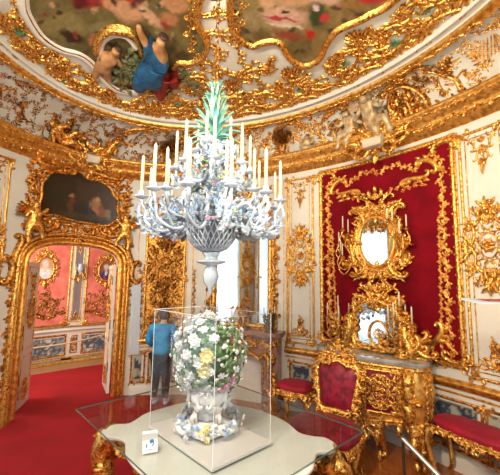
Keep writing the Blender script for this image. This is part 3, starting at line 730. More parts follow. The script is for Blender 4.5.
# ================================================================== CEILING
H0 = 4.26
def cxy(px, py): p = at(px, py, H0); return (p.x, p.y)
def pic_px(poly, base, bl, step=.02, sc=.03):
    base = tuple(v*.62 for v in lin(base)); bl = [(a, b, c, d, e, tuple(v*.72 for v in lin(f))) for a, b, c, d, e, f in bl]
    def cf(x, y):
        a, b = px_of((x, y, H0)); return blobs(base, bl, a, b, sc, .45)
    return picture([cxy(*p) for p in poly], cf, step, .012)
pA = [(26, -40), (23, 0), (29, 18), (42, 36), (60, 48), (78, 55), (90, 62), (100, 74), (116, 88), (138, 92), (160, 94), (173, 88), (177, 68), (192, 66), (203, 60), (206, 50), (203, 40), (196, 28), (199, 10), (204, -8), (190, -40)]
blA = [(60, 25, 26, 12, .3, (150, 130, 80)), (95, 2, 24, 9, .1, (150, 48, 46)), (80, 6, 8, 6, 0, (96, 26, 30)), (112, 10, 12, 5, .5, (196, 140, 98)), (72, 38, 14, 5, .4, (60, 40, 26)), (128, 16, 16, 10, .4, (205, 150, 110)), (140, 6, 12, 6, -.3, (90, 46, 36)),
       (150, 22, 16, 5, .8, (210, 160, 124)), (128, 3, 8, 4, 0, (170, 60, 52)), (176, 10, 12, 9, .5, (190, 132, 90)), (170, 25, 10, 5, .3, (186, 120, 84)), (186, 30, 8, 12, 0, (110, 84, 44)), (190, 48, 12, 10, 0, (128, 112, 66)), (182, 60, 7, 4, 0, (80, 66, 36)), (120, 36, 13, 4, .1, (100, 84, 48)), (165, 45, 8, 6, 0, (140, 120, 76)),
       (100, 72, 12, 10, .5, (58, 48, 28)), (130, 78, 10, 12, 0, (48, 44, 30)), (150, 82, 8, 8, 0, (60, 50, 40)), (100, 30, 12, 6, 0, (134, 124, 84)), (45, 10, 10, 10, 0, (128, 112, 68))]
def cpaint(name, poly, base, bl, label, step=.015):
    r = random.Random(len(bl)); pal = [(70, 50, 30), (200, 150, 110), (90, 70, 40), (150, 60, 50), (60, 66, 50), (170, 150, 110), (120, 84, 48), (190, 120, 90), (46, 40, 30)]
    xs = [p[0] for p in poly]; ys = [p[1] for p in poly]
    bl = [(r.uniform(min(xs), max(xs)), r.uniform(-10, max(ys)), r.uniform(3, 9), r.uniform(1.5, 4), r.uniform(-1.2, 1.2), r.choice(pal)) for k in range(46)]+bl[:]+[(r.uniform(min(xs), max(xs)), r.uniform(-10, max(ys)), r.uniform(2, 5), r.uniform(1, 2.2), r.uniform(-1.2, 1.2), r.choice(pal)) for k in range(34)]
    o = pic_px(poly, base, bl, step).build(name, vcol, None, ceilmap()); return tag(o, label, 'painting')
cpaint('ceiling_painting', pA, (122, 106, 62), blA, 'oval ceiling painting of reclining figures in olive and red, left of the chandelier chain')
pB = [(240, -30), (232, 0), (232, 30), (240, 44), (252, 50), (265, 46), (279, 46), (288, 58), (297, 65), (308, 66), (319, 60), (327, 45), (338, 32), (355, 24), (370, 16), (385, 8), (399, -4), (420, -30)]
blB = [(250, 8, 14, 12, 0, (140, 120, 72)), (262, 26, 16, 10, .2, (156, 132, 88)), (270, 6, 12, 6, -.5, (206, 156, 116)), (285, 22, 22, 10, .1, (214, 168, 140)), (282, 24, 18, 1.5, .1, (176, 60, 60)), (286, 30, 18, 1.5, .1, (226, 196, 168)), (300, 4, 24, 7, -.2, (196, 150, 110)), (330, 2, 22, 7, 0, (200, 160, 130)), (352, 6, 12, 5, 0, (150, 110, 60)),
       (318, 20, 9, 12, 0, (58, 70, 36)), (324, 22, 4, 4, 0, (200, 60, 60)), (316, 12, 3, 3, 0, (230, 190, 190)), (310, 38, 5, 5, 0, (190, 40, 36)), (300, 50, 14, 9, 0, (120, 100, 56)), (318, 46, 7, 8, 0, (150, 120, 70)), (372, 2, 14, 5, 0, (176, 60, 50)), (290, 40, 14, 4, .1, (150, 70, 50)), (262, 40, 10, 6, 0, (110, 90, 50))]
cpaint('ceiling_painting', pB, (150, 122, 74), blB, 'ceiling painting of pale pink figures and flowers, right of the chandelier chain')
pC = [(-60, -30), (5, -20), (10, 10), (16, 30), (5, 42), (-20, 45), (-60, 40)]
# frames of the paintings: white rim then gold
def cpath(pp, n=4, closed=False): return [cxy(*p) for p in spline(pp, n, closed)]
cm = ceilmap()
m = M(); m.rel(cpath([(26, -40), (23, 0), (29, 18), (42, 36), (60, 48), (78, 54), (90, 62), (100, 74), (116, 88), (138, 92)]), .055, .05); m.build('painting_rim', white, ceil, cm)
m = M()
for P_ in ([(26, -40), (23, 0), (29, 18), (42, 36), (60, 48), (78, 54), (90, 62), (100, 74), (116, 88), (138, 93), (160, 96), (173, 90), (178, 68)],):
    pp = cpath(P_); m.rel([(x*.985, y*.985) for x, y in pp], .016, .045)
m.rel(cpath([(173, 70), (178, 66), (192, 66), (203, 60), (207, 50), (203, 40), (196, 28), (199, 10), (204, -8), (190, -40)]), .04, .06)
m.rel(cpath([(240, -30), (231, 0), (231, 30), (240, 44), (252, 50), (265, 46), (279, 46), (288, 58), (297, 65), (308, 66), (319, 60), (327, 45), (338, 32), (355, 24), (370, 16), (385, 8), (399, -4), (420, -30)]), .04, .06)
m.build('painting_frame', gold, ceil, cm)
m = M()
def cs(kind, px, py, L, rot, fl=1, lv=5, w=.085): x, y = cxy(px, py); m.scr(kind, x, y, L, rot, fl, w, .1, lv=lv, lw=.3)
def along(P_, sz, seed, off=0, n=3, dens=1): vine(m, [(x*(1+off), y*(1+off)) for x, y in cpath(P_, n)], sz, seed, dens)
# rot is in ceiling axes
along([(231, 0), (231, 30), (240, 46), (252, 54), (265, 50), (279, 50), (287, 62), (297, 70), (308, 71), (322, 64), (332, 48), (342, 36), (358, 28), (374, 20), (390, 12), (402, 0)], .10, 31, .8)
along([(173, 72), (180, 70), (192, 70), (205, 64), (210, 50), (206, 38), (202, 26), (202, 8), (206, -8)], .10, 33, .8)
along([(20, 0), (26, 20), (40, 42), (58, 55), (76, 62), (88, 72), (100, 84), (116, 97), (138, 102), (160, 104)], .09, 35, .03)
m.build('frame_scrollwork', gold, ceil, cm)
m = M()
for (px, py, L, rt_, kd) in ((186, 80, .42, .3, 'C'), (205, 88, .40, 1.4, 'S'), (222, 98, .5, .2, 'C'), (238, 78, .36, 1.0, 'S'), (216, 72, .3, 2.0, 'C'), (252, 72, .34, .4, 'C'), (268, 68, .3, 2.4, 'S'), (262, 92, .42, .6, 'C'), (282, 90, .36, 1.6, 'S'), (316, 82, .36, .7, 'C'), (335, 66, .3, 1.9, 'S'), (222, 40, .26, 1.2, 'C'), (214, 22, .24, .5, 'S'), (350, 50, .3, .3, 'C'), (376, 36, .3, 1.2, 'S'), (402, 22, .34, .5, 'C'), (165, 106, .36, .5, 'C'), (148, 104, .3, 1.7, 'S'), (218, 56, .26, 1.9, 'C')):
    x, y = cxy(px, py); m.scr(kd, x, y, L, rt_, 1, .075, .1, lv=5, lw=.3); m.scr('c', x, y, L*.6, rt_+1.6, -1, .1, .1, lv=4); m.flower(x, y, .04)
for (px, py) in ((232, 88), (192, 92), (292, 76), (152, 112), (360, 40)): x, y = cxy(px, py); m.shell(x, y, .17, atan2(-y, -x), 9, 2.8, .25); m.shell(x, y, .12, atan2(y, x), 7, 2.8, .25)
for i in range(17):           # ring of big scroll clusters between paintings and the outer moulding
    t = R(50+i*10.6); rr = .87; x, y = RA*rr*cos(t), RB*rr*sin(t); an = atan2(-y/RB**2, -x/RA**2); f = 1 if i % 2 else -1
    m.push(x, y, an+pi/2)
    m.scr('C', 0, 0, .44, 0, f, .075, .1, lv=6, lw=.3); m.scr('S', .24, -.08*f, .40, .5*f, f, .07, .1, lv=4); m.scr('c', -.08, .10*f, .18, 1, -f, .1, .1, lv=3); m.flower(0, .02, .05)
    if i % 3 == 0: m.shell(0, -.02, .13, pi/2, 9, 2.8, .25)
    m.pop()
for i in range(12):
    t = R(60+i*13.2); rr = .73+.03*sin(i*1.9); x, y = RA*rr*cos(t), RB*rr*sin(t)
    if i > 9 and rr > 0: rr = .80; x, y = RA*rr*cos(t), RB*rr*sin(t)
    m.push(x, y, atan2(-y/RB**2, -x/RA**2)+pi/2+.6*sin(i*2)); f = 1 if i % 2 else -1
    m.scr('C', 0, 0, .26, .2*f, -f, .08, .1, lv=6, lw=.36); m.scr('S', -.1, .07, .24, .9*f, f, .08, .1, lv=5); m.flower(0, -.03, .04); m.pop()
for i in range(50):
    t = R(rn.uniform(45, 225)); rr = rn.uniform(.72, .96) if t < 2.3 else rn.uniform(.80, .96); m.leaf(RA*rr*cos(t), RB*rr*sin(t), rn.uniform(0, 6.3), rn.uniform(.08, .17), .03, rn.uniform(-1.5, 1.5))
m.build('ceiling_scrollwork', gold, ceil, cm)
m = M()
for i in range(9):
    x, y = cxy(*[(20, 30), (62, 78), (118, 104), (178, 104), (247, 100), (300, 88), (345, 62), (395, 40), (425, 8)][i])
    m.push(x, y, atan2(-y, -x)+pi/2); m.rel(oval(.15, .11, 20), .018, .03, 0, True)
    for k in range(10): m.leaf(.13*cos(k*.63), .09*sin(k*.63), k*.63, .12, .03, .8)
    m.scr('C', -.2, .02, .22, pi/2, -1, .1, lv=3); m.scr('C', .2, .02, .22, pi/2, 1, .1, lv=3); m.pop()
m.build('ceiling_medallions', gold, ceil, cm)
m = M()
for i in range(9):
    x, y = cxy(*[(20, 30), (62, 78), (118, 104), (178, 104), (247, 100), (300, 88), (345, 62), (395, 40), (425, 8)][i])
    for k in range(8): m.leaf(x, y, k*.785, .055, .016, .5, .5)
m.build('medallion_leaves', leafg, ceil, cm)
# hooded shell niche with the cherub and the lady spilling over the frame
o = tag(empty('shell_hood', cm(*cxy(120, 45), 0), 0), 'gilded shell hood over the cherub in the ceiling, left of centre', 'moulding'); lo = local(o)
m = M(); pp = cpath([(96, 50), (98, 40), (106, 33), (118, 31), (130, 35), (139, 44), (142, 54)], 5); m.rel(pp, .045, .10); m.mapd(lambda *p: lo(cm(*p))); m.build('hood_rim', gold, o)
m = M(); pp = cpath([(100, 54), (102, 44), (110, 38), (120, 37), (129, 41), (136, 50)], 5); m.rel(pp, .04, .06); m.mapd(lambda *p: lo(cm(*p))); m.build('hood_lining', white, o)
def cpfig(name, J, E, mt, root=None, par=None):
    return skinmesh(name, J, E, mt, par, 2, lambda px, py, d: cm(*cxy(px, py), d))
ch = tag(empty('cherub_figure', cm(*cxy(108, 58), .02)), 'flesh coloured cherub leaning out of the shell hood on the ceiling', 'statue')
flesh = mat('painted_flesh', (.52, .27, .11), .5, 0, (.34, .14, .05), 10)
cpfig('body', [(104, 62, .05, .085), (109, 56, .06, .085), (114, 51, .07, .03), (117, 47, .08, .055), (98, 66, .05, .055), (95, 74, .05, .035), (107, 70, .05, .055), (110, 78, .05, .035), (117, 58, .06, .035), (122, 65, .05, .025), (103, 53, .06, .035), (98, 57, .06, .025)],
      [(0, 1), (1, 2), (2, 3), (0, 4), (4, 5), (0, 6), (6, 7), (1, 8), (8, 9), (1, 10), (10, 11)], flesh, par=ch)
lady = tag(empty('draped_figure', cm(*cxy(152, 70), .02)), 'painted stucco woman in a blue dress and red skirt spilling over the ceiling frame', 'statue')
cpfig('body', [(152, 70, .07, .10), (156, 56, .09, .11), (158, 48, .09, .10), (160, 41, .10, .035), (162, 36, .10, .07), (148, 44, .09, .05), (141, 33, .08, .035), (138, 24, .07, .03), (164, 56, .08, .05), (166, 66, .08, .04), (148, 80, .06, .09), (143, 90, .05, .05)],
      [(0, 1), (1, 2), (2, 3), (3, 4), (2, 5), (5, 6), (6, 7), (2, 8), (8, 9), (0, 10), (10, 11)], flesh, par=lady)
blued = mat('blue_drapery', (.008, .05, .14), .6, 0, (.02, .13, .24), 14); redd = mat('red_drapery', (.35, .02, .015), .6, 0, (.2, .01, .01), 12)
cpfig('blue_dress', [(158, 48, .10, .12), (157, 56, .10, .14), (151, 68, .09, .15), (143, 76, .08, .13), (138, 86, .06, .08), (149, 45, .09, .07), (145, 39, .09, .05), (165, 62, .08, .10), (154, 80, .07, .11)], [(0, 1), (1, 2), (2, 3), (3, 4), (0, 5), (5, 6), (1, 7), (2, 8)], blued, par=lady)
cpfig('red_skirt', [(166, 68, .07, .10), (172, 76, .07, .09), (176, 86, .05, .05), (160, 86, .06, .09), (161, 96, .05, .06)], [(0, 1), (1, 2), (0, 3), (3, 4)], redd, par=lady)
cpfig('hair', [(163, 35, .11, .06), (165, 32, .10, .06)], [(0, 1)], hair, par=lady); cpfig('hair', [(118, 46, .09, .05), (120, 44, .08, .045)], [(0, 1)], hair, par=ch)
m = M()
for k in range(80):
    q = rn.random(); x, y = cxy(124+rn.gauss(0, 7)+q*12, 66+rn.gauss(0, 7)+q*8); m.leaf(x, y, rn.uniform(0, 6.3), .12, .03, 1, .5, .02, n=4)
for k in range(60):
    q = rn.random(); x, y = cxy(178+22*q, 70+20*q+rn.gauss(0, 1.5)); m.leaf(x, y, rn.uniform(0, 6.3), .07, .018, 1, .5, .02, n=4)
tag(m.build('painted_foliage', mat('olive_leaf', (.07, .08, .03), .6, 0, (.16, .14, .05), 12), None, cm), 'dark olive foliage painted around the cherub and lady on the ceiling', 'foliage', kind='stuff')
# ================================================================== DOOR, OVERDOOR
mpD = wmap(180, 0, .0)
def arch(e, z=0, n=26):      # outline of the opening, widened by e, u from left to right
    a, b = -.62-e, .64+e; c, w2 = (a+b)/2, (b-a)/2; P_ = [(a, z)]+[(a, z+(1.96-z)*k/8) for k in range(1, 8)]
    for k in range(n+1):
        x = -cos(pi*k/n); P_.append((c+w2*x, 1.96+(.33+e)*(max(0, 1-abs(x)**2.6))**(1/2.6)))
    return P_+[(b, z+(1.96-z)*k/8) for k in range(7, -1, -1)]
dc = empty('door_casing', WP(SD, 0, 0), 0, 'gilded arched door casing around the opening to the rose room', 'door frame')
m = M(); m.rel(arch(.035), .04, .06); wbuild(m, 'inner_moulding', gold_flat, dc, mpD)
m = M(); m.rel(arch(.10), .03, .045); m.rel(arch(.155), .03, .085); wbuild(m, 'outer_moulding', gold, dc, mpD)
m = M(); vine(m, [(-.80, .15), (-.80, 1.75)], .09, 41); vine(m, [(.82, 1.2), (.82, 1.75)], .07, 42); m.scr('C', -.82, 1.9, .34, pi/2, 1, .14, .2, lv=5); m.scr('C', .84, 1.9, .34, pi/2, -1, .14, .2, lv=5)
m.scr('S', -.78, 2.15, .4, 1.2, 1, .12, .2, lv=5); m.scr('S', .80, 2.15, .4, -1.2+pi, -1, .12, .2, lv=5); wbuild(m, 'side_carving', gold_worn, dc, mpD)
# painting above the door
pd = [(-.56, 2.78), (-.52, 2.68), (-.34, 2.70), (-.1, 2.66), (.2, 2.64), (.42, 2.63), (.52, 2.70), (.585, 2.80), (.56, 2.94), (.58, 3.06), (.50, 3.14), (.44, 3.26), (.24, 3.34), (.1, 3.34), (.0, 3.42), (-.14, 3.42), (-.22, 3.36), (-.42, 3.32), (-.50, 3.20), (-.55, 3.12), (-.54, 2.95)]
od = empty('overdoor_painting', WP(SD, 2.9, 0), 0, 'dark painting of courtly figures over the arched door, in a wide gilded frame', 'painting')
b_ = lin((30, 22, 18)); bl = [(a, b, c, d, e, lin(f)) for a, b, c, d, e, f in [(-.2, 3.1, .35, .25, 0, (40, 34, 24)), (.25, 3.1, .3, .2, 0, (52, 36, 22)), (-.1, 2.92, .03, .13, 0, (96, 34, 26)), (-.14, 2.88, .03, .12, 0, (70, 50, 34)), (.13, 2.90, .03, .12, 0, (34, 52, 62)), (.16, 2.95, .02, .06, 0, (130, 90, 60)),
      (.26, 2.92, .06, .14, .2, (140, 96, 62)), (.33, 2.86, .05, .12, .3, (120, 60, 40)), (.42, 2.80, .05, .08, 0, (116, 90, 50)), (.28, 3.03, .03, .03, 0, (176, 130, 90)), (-.12, 3.03, .02, .025, 0, (150, 100, 70)), (0, 2.74, .5, .04, 0, (56, 44, 32)), (-.35, 2.82, .12, .08, 0, (44, 32, 22)), (.45, 3.0, .08, .1, 0, (60, 26, 18))]]
m = picture(spline(pd, 3), lambda u, v: blobs(b_, bl, u, v, 1.5, .4), .016, .03); lo = local(od)
m.mapd(lambda *p: lo(mpD(*p))); m.build('canvas', vcolg, od)
m = M(); sp = spline(pd, 3); m.rel(sp, .026, .05, .02, True); wbuild(m, 'inner_frame', gold_worn, od, mpD)
m = M()
cxp, cyp = .0, 3.0
for k in range(30):
    i = int(k*len(sp)/30); x, y = sp[i]; a = atan2(y-cyp, (x-cxp)*1.0); s_ = .13+.03*sin(k*2.1)
    m.scr('C' if k % 2 else 'S', x+cos(a)*.07, y+sin(a)*.05, s_*1.5, a+pi/2+(.4 if k % 3 else -.4), -1 if k % 2 else 1, .12, .2, lv=4, lw=.4); m.leaf(x+cos(a)*.03, y+sin(a)*.03, a+.5*sin(k), .2, .045, sin(k*1.7)*1.5, .4)
for f in (1, -1):            # flanking carved pillars and figures
    vine(m, [(f*.70+.02, 2.35), (f*.70+.02, 3.42)], .12, 43, 1.3); vine(m, [(f*.60, 2.5), (f*.02, 2.50)], .10, 44, 1.3); m.scr('C', f*.5+.01, 2.47, .36, pi*(f < 0), f, .12, .2, lv=5)
    m.scr('S', f*.36, 3.42, .5, -f*.25+pi*(f < 0), f, .10, .2, lv=5)
vine(m, [(-.62, 2.58), (.62, 2.56)], .09, 45, 1.4); m.shell(0.01, 2.46, .16, -pi/2, 9, 2.8, .4)
wbuild(m, 'carved_frame', gold_worn, od, mpD)
for i, (u, v, f) in enumerate(((-.66, 2.52, 1), (.72, 2.50, -1))):
    o = empty('door_putto', mpD(u, v, .05), 0, ('gilded putto crouching at the left of the dark door painting', 'gilded putto leaning at the right of the dark door painting')[i], 'statue')
    J = [(0, 0, .1, .065), (0, .10, .11, .06), (0, .18, .12, .062), (.01, .24, .13, .025), (.02, .31, .14, .055), (.09, .16, .15, .03), (.17, .24, .16, .02), (-.07, .17, .12, .03), (-.12, .08, .12, .02), (.07, -.02, .15, .05), (.13, -.12, .13, .035), (.15, -.2, .13, .022), (-.06, -.04, .12, .05), (-.05, -.16, .11, .035), (-.04, -.26, .11, .022)]
    skinmesh('body', J, [(0, 1), (1, 2), (2, 3), (3, 4), (2, 5), (5, 6), (2, 7), (7, 8), (0, 9), (9, 10), (10, 11), (0, 12), (12, 13), (13, 14)], gold, o, 2, lambda x, y, z: mpD(u+x*f, v+y, z))
    m = M()
    for k in range(5): m.leaf(u-f*.03, v+.15, (2.2 if f > 0 else .9)+k*.25*f, .20, .03, .4, .3, .06)
    wbuild(m, 'wing', gold_worn, o, mpD)
# door leaves, opened into the rose room
def leafdoor(i, hx, hy, ex, ey):
    d = struct(M(), 'door_%d' % i, white); d.location = (0, 0, 0); m = M(); A_, B_ = Vector((hx, hy, 0)), Vector((ex, ey, 0)); X = (B_-A_).normalized(); Y = Vector((0, 0, 1)); W_ = (B_-A_).length; N = X.cross(Y)
    m.sh = False; mx = Matrix(((X.x, N.x, 0, hx), (X.y, N.y, 0, hy), (X.z, N.z, 1, 0), (0, 0, 0, 1)))
    m.box(0, W_, -.02, .02, .015, 2.02, mx); me = bpy.data.meshes.new('door'); me.from_pydata(m.v, [], m.f); me.materials.append(white); d.data = me
    for sd in (1, -1):
        pm = planemap(A_+N*.021*sd, X, Y) if sd < 0 else (lambda u, v, dd, A_=A_: A_+N*(.021+dd)+X*u+Y*v)
        if sd < 0: pm = lambda u, v, dd, A_=A_: A_-N*(.021+dd)+X*u+Y*v
        m = M(); 
        for v0, v1 in ((.15, .7), (.8, 1.95)): m.rel(rect(.06, W_-.06, v0, v1, .1), .009, .01, 0, True)
        m.build('door_moulding', gold_flat, d, pm)
        m = M(); m.push(W_/2, 1.85); pendant(m, .4, .25); m.pop(); m.push(W_/2, 1.3); medallion(m, .3, .45); m.pop(); m.push(W_/2, .25); medallion(m, .24, .3); m.pop(); m.build('door_ornament', gold_worn, d, pm)
        m = M()
        for v in (.35, 1.0, 1.7): m.rel([(.01, v), (.01, v+.14)], .012, .012)
        m.build('door_hinge', iron, d, pm)
    m = M(); m.tube([A_+X*(W_-.05)+N*.02+Y*1.02, A_+X*(W_-.05)+N*.07+Y*1.02, A_+X*(W_-.13)+N*.07+Y*1.02], .008, 6); m.build('door_handle', gold_flat, d)
leafdoor(1, -3.44, .635, -4.0, .775)
leafdoor(2, -3.50, -.58, -3.98, -.34)
# ================================================================== ROSE CABINET
def PX(i): return None
def BW(u, v, d): # back wall, gently hollow; u along +y
    x = -5.95+.10*(u-.7)**2; return Vector((x+d, u, v))
m = M(); m.sh = False; m.grid([[m.P(BW(-1.6+k*.2, v, 0)) for v in (0, 3.0)] for k in range(24)]); bw = struct(m, 'wall_rose_far', white)
m = M(); m.box(-5.9, -3.6, 2.55, 2.65, 0, 3); struct(m, 'wall_rose_right', rose); m = M(); m.box(-5.9, -3.6, -1.9, -1.8, 0, 3); struct(m, 'wall_rose_left', white)
m = M(); m.box(-6.2, -3.5, -1.9, 2.65, 3.0, 3.1); struct(m, 'ceiling', stucco)
def rosepanel(u0, u1, seed):
    m = M(); m.grid([[m.V(u0+(u1-u0)*k/4, v, .004) for v in (.80, 2.75)] for k in range(5)]); m.build('rose_panel', rose, bw, BW)
    m = M(); frame(m, u0, u1, .80, 2.75, .022, .12, False); m.build('rose_panel_frame', gold, bw, BW)
    r = random.Random(seed); m = M()
    for k in range(11): sprig(m, (u0+u1)/2+r.uniform(-.2, .2), r.uniform(.9, 1.3), r.uniform(.2, 2.9), .32, r)
    for f in (1, -1): m.scr('S', (u0+u1)/2+f*.18, 1.05, .34, .2*f+pi*(f < 0), f, .07, lv=5); m.scr('C', (u0+u1)/2+f*.12, 1.22, .24, 1.2, f, .07, lv=4)
    m.build('rose_panel_foliage', gold_deep, bw, BW)
    m = M(); m.rel(rect(u0, u1, .17, .58, .1), .02, .02, 0, True); m.build('dado_frame', gold_worn, bw, BW)
    def cf(u, v):
        n = vn(u, v, 9, seed)*.5+vn(u, v, 25, seed)*.5; return lin((84, 92, 104)) if abs(n-.5) < .1 else lin((140, 140, 134)) if n < .66 else lin((206, 200, 180))
    picture([(u0+.03, .2), (u1-.03, .2), (u1-.03, .55), (u0+.03, .55)], cf, .025, .004).build('dado_painting', vcol, bw, BW)
rosepanel(-.98, -.28, 1); rosepanel(-.16, .66, 3); rosepanel(1.0, 1.75, 4)
for v, h in ((.66, .05), (.74, .03), (.06, .05)):
    m = M(); m.grid([[m.P(BW(-1.6+k*.2, vv, d)) for d, vv in ((0, v), (.03, v+.005), (.03, v+h-.005), (0, v+h))] for k in range(24)]); m.build('dado_rail', white if h > .04 else gold_flat, bw)
m = M(); m.grid([[m.P(BW(-1.6+k*.2, vv, d)) for d, vv in ((.03, 0), (.03, .12), (0, .13))] for k in range(24)]); m.build('skirting', gold_flat, bw)
m = M(); m.rel(rect(.74, .92, .85, 2.7, .1), .01, .012, 0, True); m.build('pilaster_moulding', gold_flat, bw, BW)
m = M(); m.grid([[m.V(u, v, .006) for v in (.9, 2.65)] for u in (.76, .90)]); m.build('pilaster_mirror', mirror, bw, BW)
m = M(); m.push(.83, 2.6); pendant(m, .3, .22); m.pop(); m.push(.83, .86); pyramid(m, .22, .25); m.pop(); m.rel(rect(.77, .89, .2, .55, .1), .012, .012, 0, True); m.push(.83, .38); medallion(m, .12, .3); m.pop(); m.build('pilaster_ornament', gold_worn, bw, BW)
def portrait(uc, vc, label, base, bl):
    o = empty('oval_portrait', BW(uc, vc, 0), 0, label, 'portrait'); rx, ry = .16, .23
    b_ = lin(base); bb = [(a*rx, b*ry, c*rx, d*ry, 0, lin(e)) for a, b, c, d, e in bl]; mp_ = lambda u, v, d: BW(uc+u, vc+v, d)
    m = picture(oval(rx*1.08, ry*1.08), lambda u, v: blobs(b_, bb, u, v, 3, .15), .012, .02); lo = local(o); m.mapd(lambda *p: lo(mp_(*p))); m.build('canvas', vcolg, o)
    m = M(); m.rel(oval(rx, ry), .022, .035, .01, True)
    for k in range(12):
        a = k*pi/6; m.scr('C', cos(a)*(rx+.05), sin(a)*(ry+.05), .14, a+pi/2, -1, .11, .15, lv=3); m.leaf(cos(a)*rx, sin(a)*ry, a, .13, .03, .7)
    m.shell(0, ry+.06, .12, pi/2); m.scr('S', -.08, ry+.14, .2, .4, 1, .1, lv=3); m.scr('S', .08, ry+.14, .2, pi-.4, -1, .1, lv=3); m.leaf(0, -ry-.03, -pi/2, .16, .04, 0)
    m.mapd(lambda *p: lo(mp_(*p))); m.build('carved_frame', gold, o)
portrait(.17, 1.98, 'oval portrait of a lady in white, left on the rose wall beyond the door', (196, 150, 112), [(0, -.55, .8, .6, (226, 214, 204)), (0, .22, .27, .32, (236, 198, 172)), (0, .5, .34, .24, (206, 196, 186)), (0, -.1, .16, .25, (232, 196, 170)), (.1, -.7, .3, .3, (206, 190, 200))])
portrait(1.40, 1.96, 'oval portrait of a man in a blue coat, right on the rose wall', (150, 100, 60), [(0, -.6, .75, .6, (46, 70, 130)), (0, .2, .25, .3, (222, 170, 140)), (0, .42, .34, .26, (214, 208, 200)), (0, -.25, .14, .25, (236, 230, 220)), (-.2, -.7, .15, .3, (190, 60, 60))])
# white sconce on the pilaster and a bracket of candles
o = empty('wall_sconce', BW(.83, 1.85, .02), 0, 'white and gilded sconce on the mirrored pilaster between the two portraits', 'sconce'); lo = local(o)
m = M(); m.lathe([(.0, 0), (.03, .02), (.055, .08), (.07, .14), (.045, .19), (.06, .22), (.05, .23), (0, .23)], z=.02); m.mapd(lambda x, y, z: Vector((x+.09, y, z))); m.build('vase', porcelain, o)
m = M(); 
for f in (1, -1): m.scr('S', f*.08, .02, .22, pi/2*f, f, .09, .12, lv=4)
m.leaf(0, -.02, -pi/2, .16, .04, 0); m.mapd(lambda u, v, d: lo(BW(.83+u, 1.85+v, .02+d))); m.build('bracket', gold, o)
for k in range(3):
    m = M(); y = (k-1)*.10; m.tube([(.02, y*.3, .0), (.09, y, -.03), (.12, y, .04)], .007, 6); a = m.build('arm', gold, o); m = M(); m.lathe([(0, 0), (.009, 0), (.008, .13), (0, .14)], .12, y, .04, 8); m.build('candle', wax, a)
# rope across the rose room, on two posts
for i, (x, y) in enumerate(((-5.5, -.35), (-4.75, 1.25))):
    pass
p0, p1 = Vector((-5.5, -.5, .48)), Vector((-5.1, 1.75, .78))
for i, p in enumerate((p0, p1)):
    m = M(); m.lathe([(.0, 0), (.13, 0), (.13, .015), (.03, .03), (.015, .05), (.015, p.z), (.025, p.z+.02), (0, p.z+.05)], p.x, p.y, .012); tag(m.build('barrier_post', chrome), ('barrier post at the left end of the rope in the rose room', 'barrier post at the right end of the rope in the rose room')[i], 'post')
m = M(); m.tube([p0.lerp(p1, k/12)-Vector((0, 0, .10*sin(pi*k/12))) for k in range(13)], .014, 7); tag(m.build('barrier_rope', rope), 'pale rope hung across the rose room beyond the door', 'rope')
# ================================================================== CHIMNEY BAY
TF = 123.8; sF = s_of(TF); tF = t_of(sF); nF = Vector((-cos(tF)/EA, -sin(tF)/EB, 0)).normalized(); XF = Vector((-nF.y, nF.x, 0)); oF = Vector((EA*cos(tF), EB*sin(tF), 0))
# u to the right seen from the room, v up, d into the room
if XF.dot(_rt) < 0: XF = -XF
FPm = lambda u, v, d: oF+XF*u+Vector((0, 0, v))+nF*(d+.02)
fp = empty('fireplace', oF+nF*.18, 0, 'red marble fireplace with gilded carving under the chimney mirror', 'fireplace'); lf = local(fp)
def fbox(m, u0, u1, v0, v1, d0, d1):
    k = m.sh; m.sh = False; c = [lf(FPm(u, v, d)) for d in (d0, d1) for v in (v0, v1) for u in (u0, u1)]; i = [m.P(p) for p in c]
    for f in ((0, 2, 3, 1), (4, 5, 7, 6), (0, 1, 5, 4), (2, 6, 7, 3), (0, 4, 6, 2), (1, 3, 7, 5)): m.F(*[i[q] for q in f])
    m.sh = k
m = M(); fbox(m, -.66, -.44, .0, 1.0, -.1, .26); fbox(m, .44, .66, 0, 1.0, -.1, .26); fbox(m, -.44, .44, .80, 1.0, -.1, .24)
for k in range(10):          # arched head of the opening
    a0 = pi*k/10; u = -.44*cos(a0); u2 = -.44*cos(a0+pi/10); vv = .60+.20*min(sin(a0), sin(a0+pi/10)); fbox(m, min(u, u2), max(u, u2), vv, .8, -.1, .23)
m.build('surround', marble, fp)
m = M(); pts = [(-.72, .27), (-.70, .36), (-.5, .34), (-.25, .30), (0, .36), (.25, .30), (.5, .34), (.70, .36), (.72, .27)]
m.sh = False; P_ = [(-.72, -.1)]+spline(pts, 4, False)+[(.72, -.1)]
for v0, v1, e in ((1.03, 1.08, 0), (1.0, 1.03, -.03)):
    a = [m.P(lf(FPm(u*(1+e), v1, d+e)) ) for u, d in P_]; b = [m.P(lf(FPm(u*(1+e), v0, d+e))) for u, d in P_]; m.F(*a); m.F(*b[::-1]); m.grid([a, b], True)
m.build('mantel_shelf', marble, fp)
m = M(); fbox(m, -.44, .44, 0, .8, -.08, -.02); m.build('firebox', soot, fp)
m = M(); vine(m, [(-.62, .91), (.62, .91)], .12, 51, 1.2); crest(m.push(0, .88, 0, 1), .5, .22); m.pop()
for f in (1, -1): m.scr('S', f*.55, .55, .45, pi/2, f, .10, .2, lv=5); m.scr('C', f*.55, .2, .22, pi/2, f, .12, .2, lv=3); m.scr('C', f*.55, .82, .2, pi/2, -f, .14, .25, lv=3)
m.rel([(-.44, .0), (-.44, .3), (-.44, .60)]+[(-.44*cos(pi*k/12), .60+.20*sin(pi*k/12)) for k in range(1, 12)]+[(.44, .6), (.44, .3), (.44, 0)], .018, .03)
m.mapd(lambda u, v, d: lf(FPm(u, v, d+.26))); m.build('gilt_carving', gold_worn, fp)
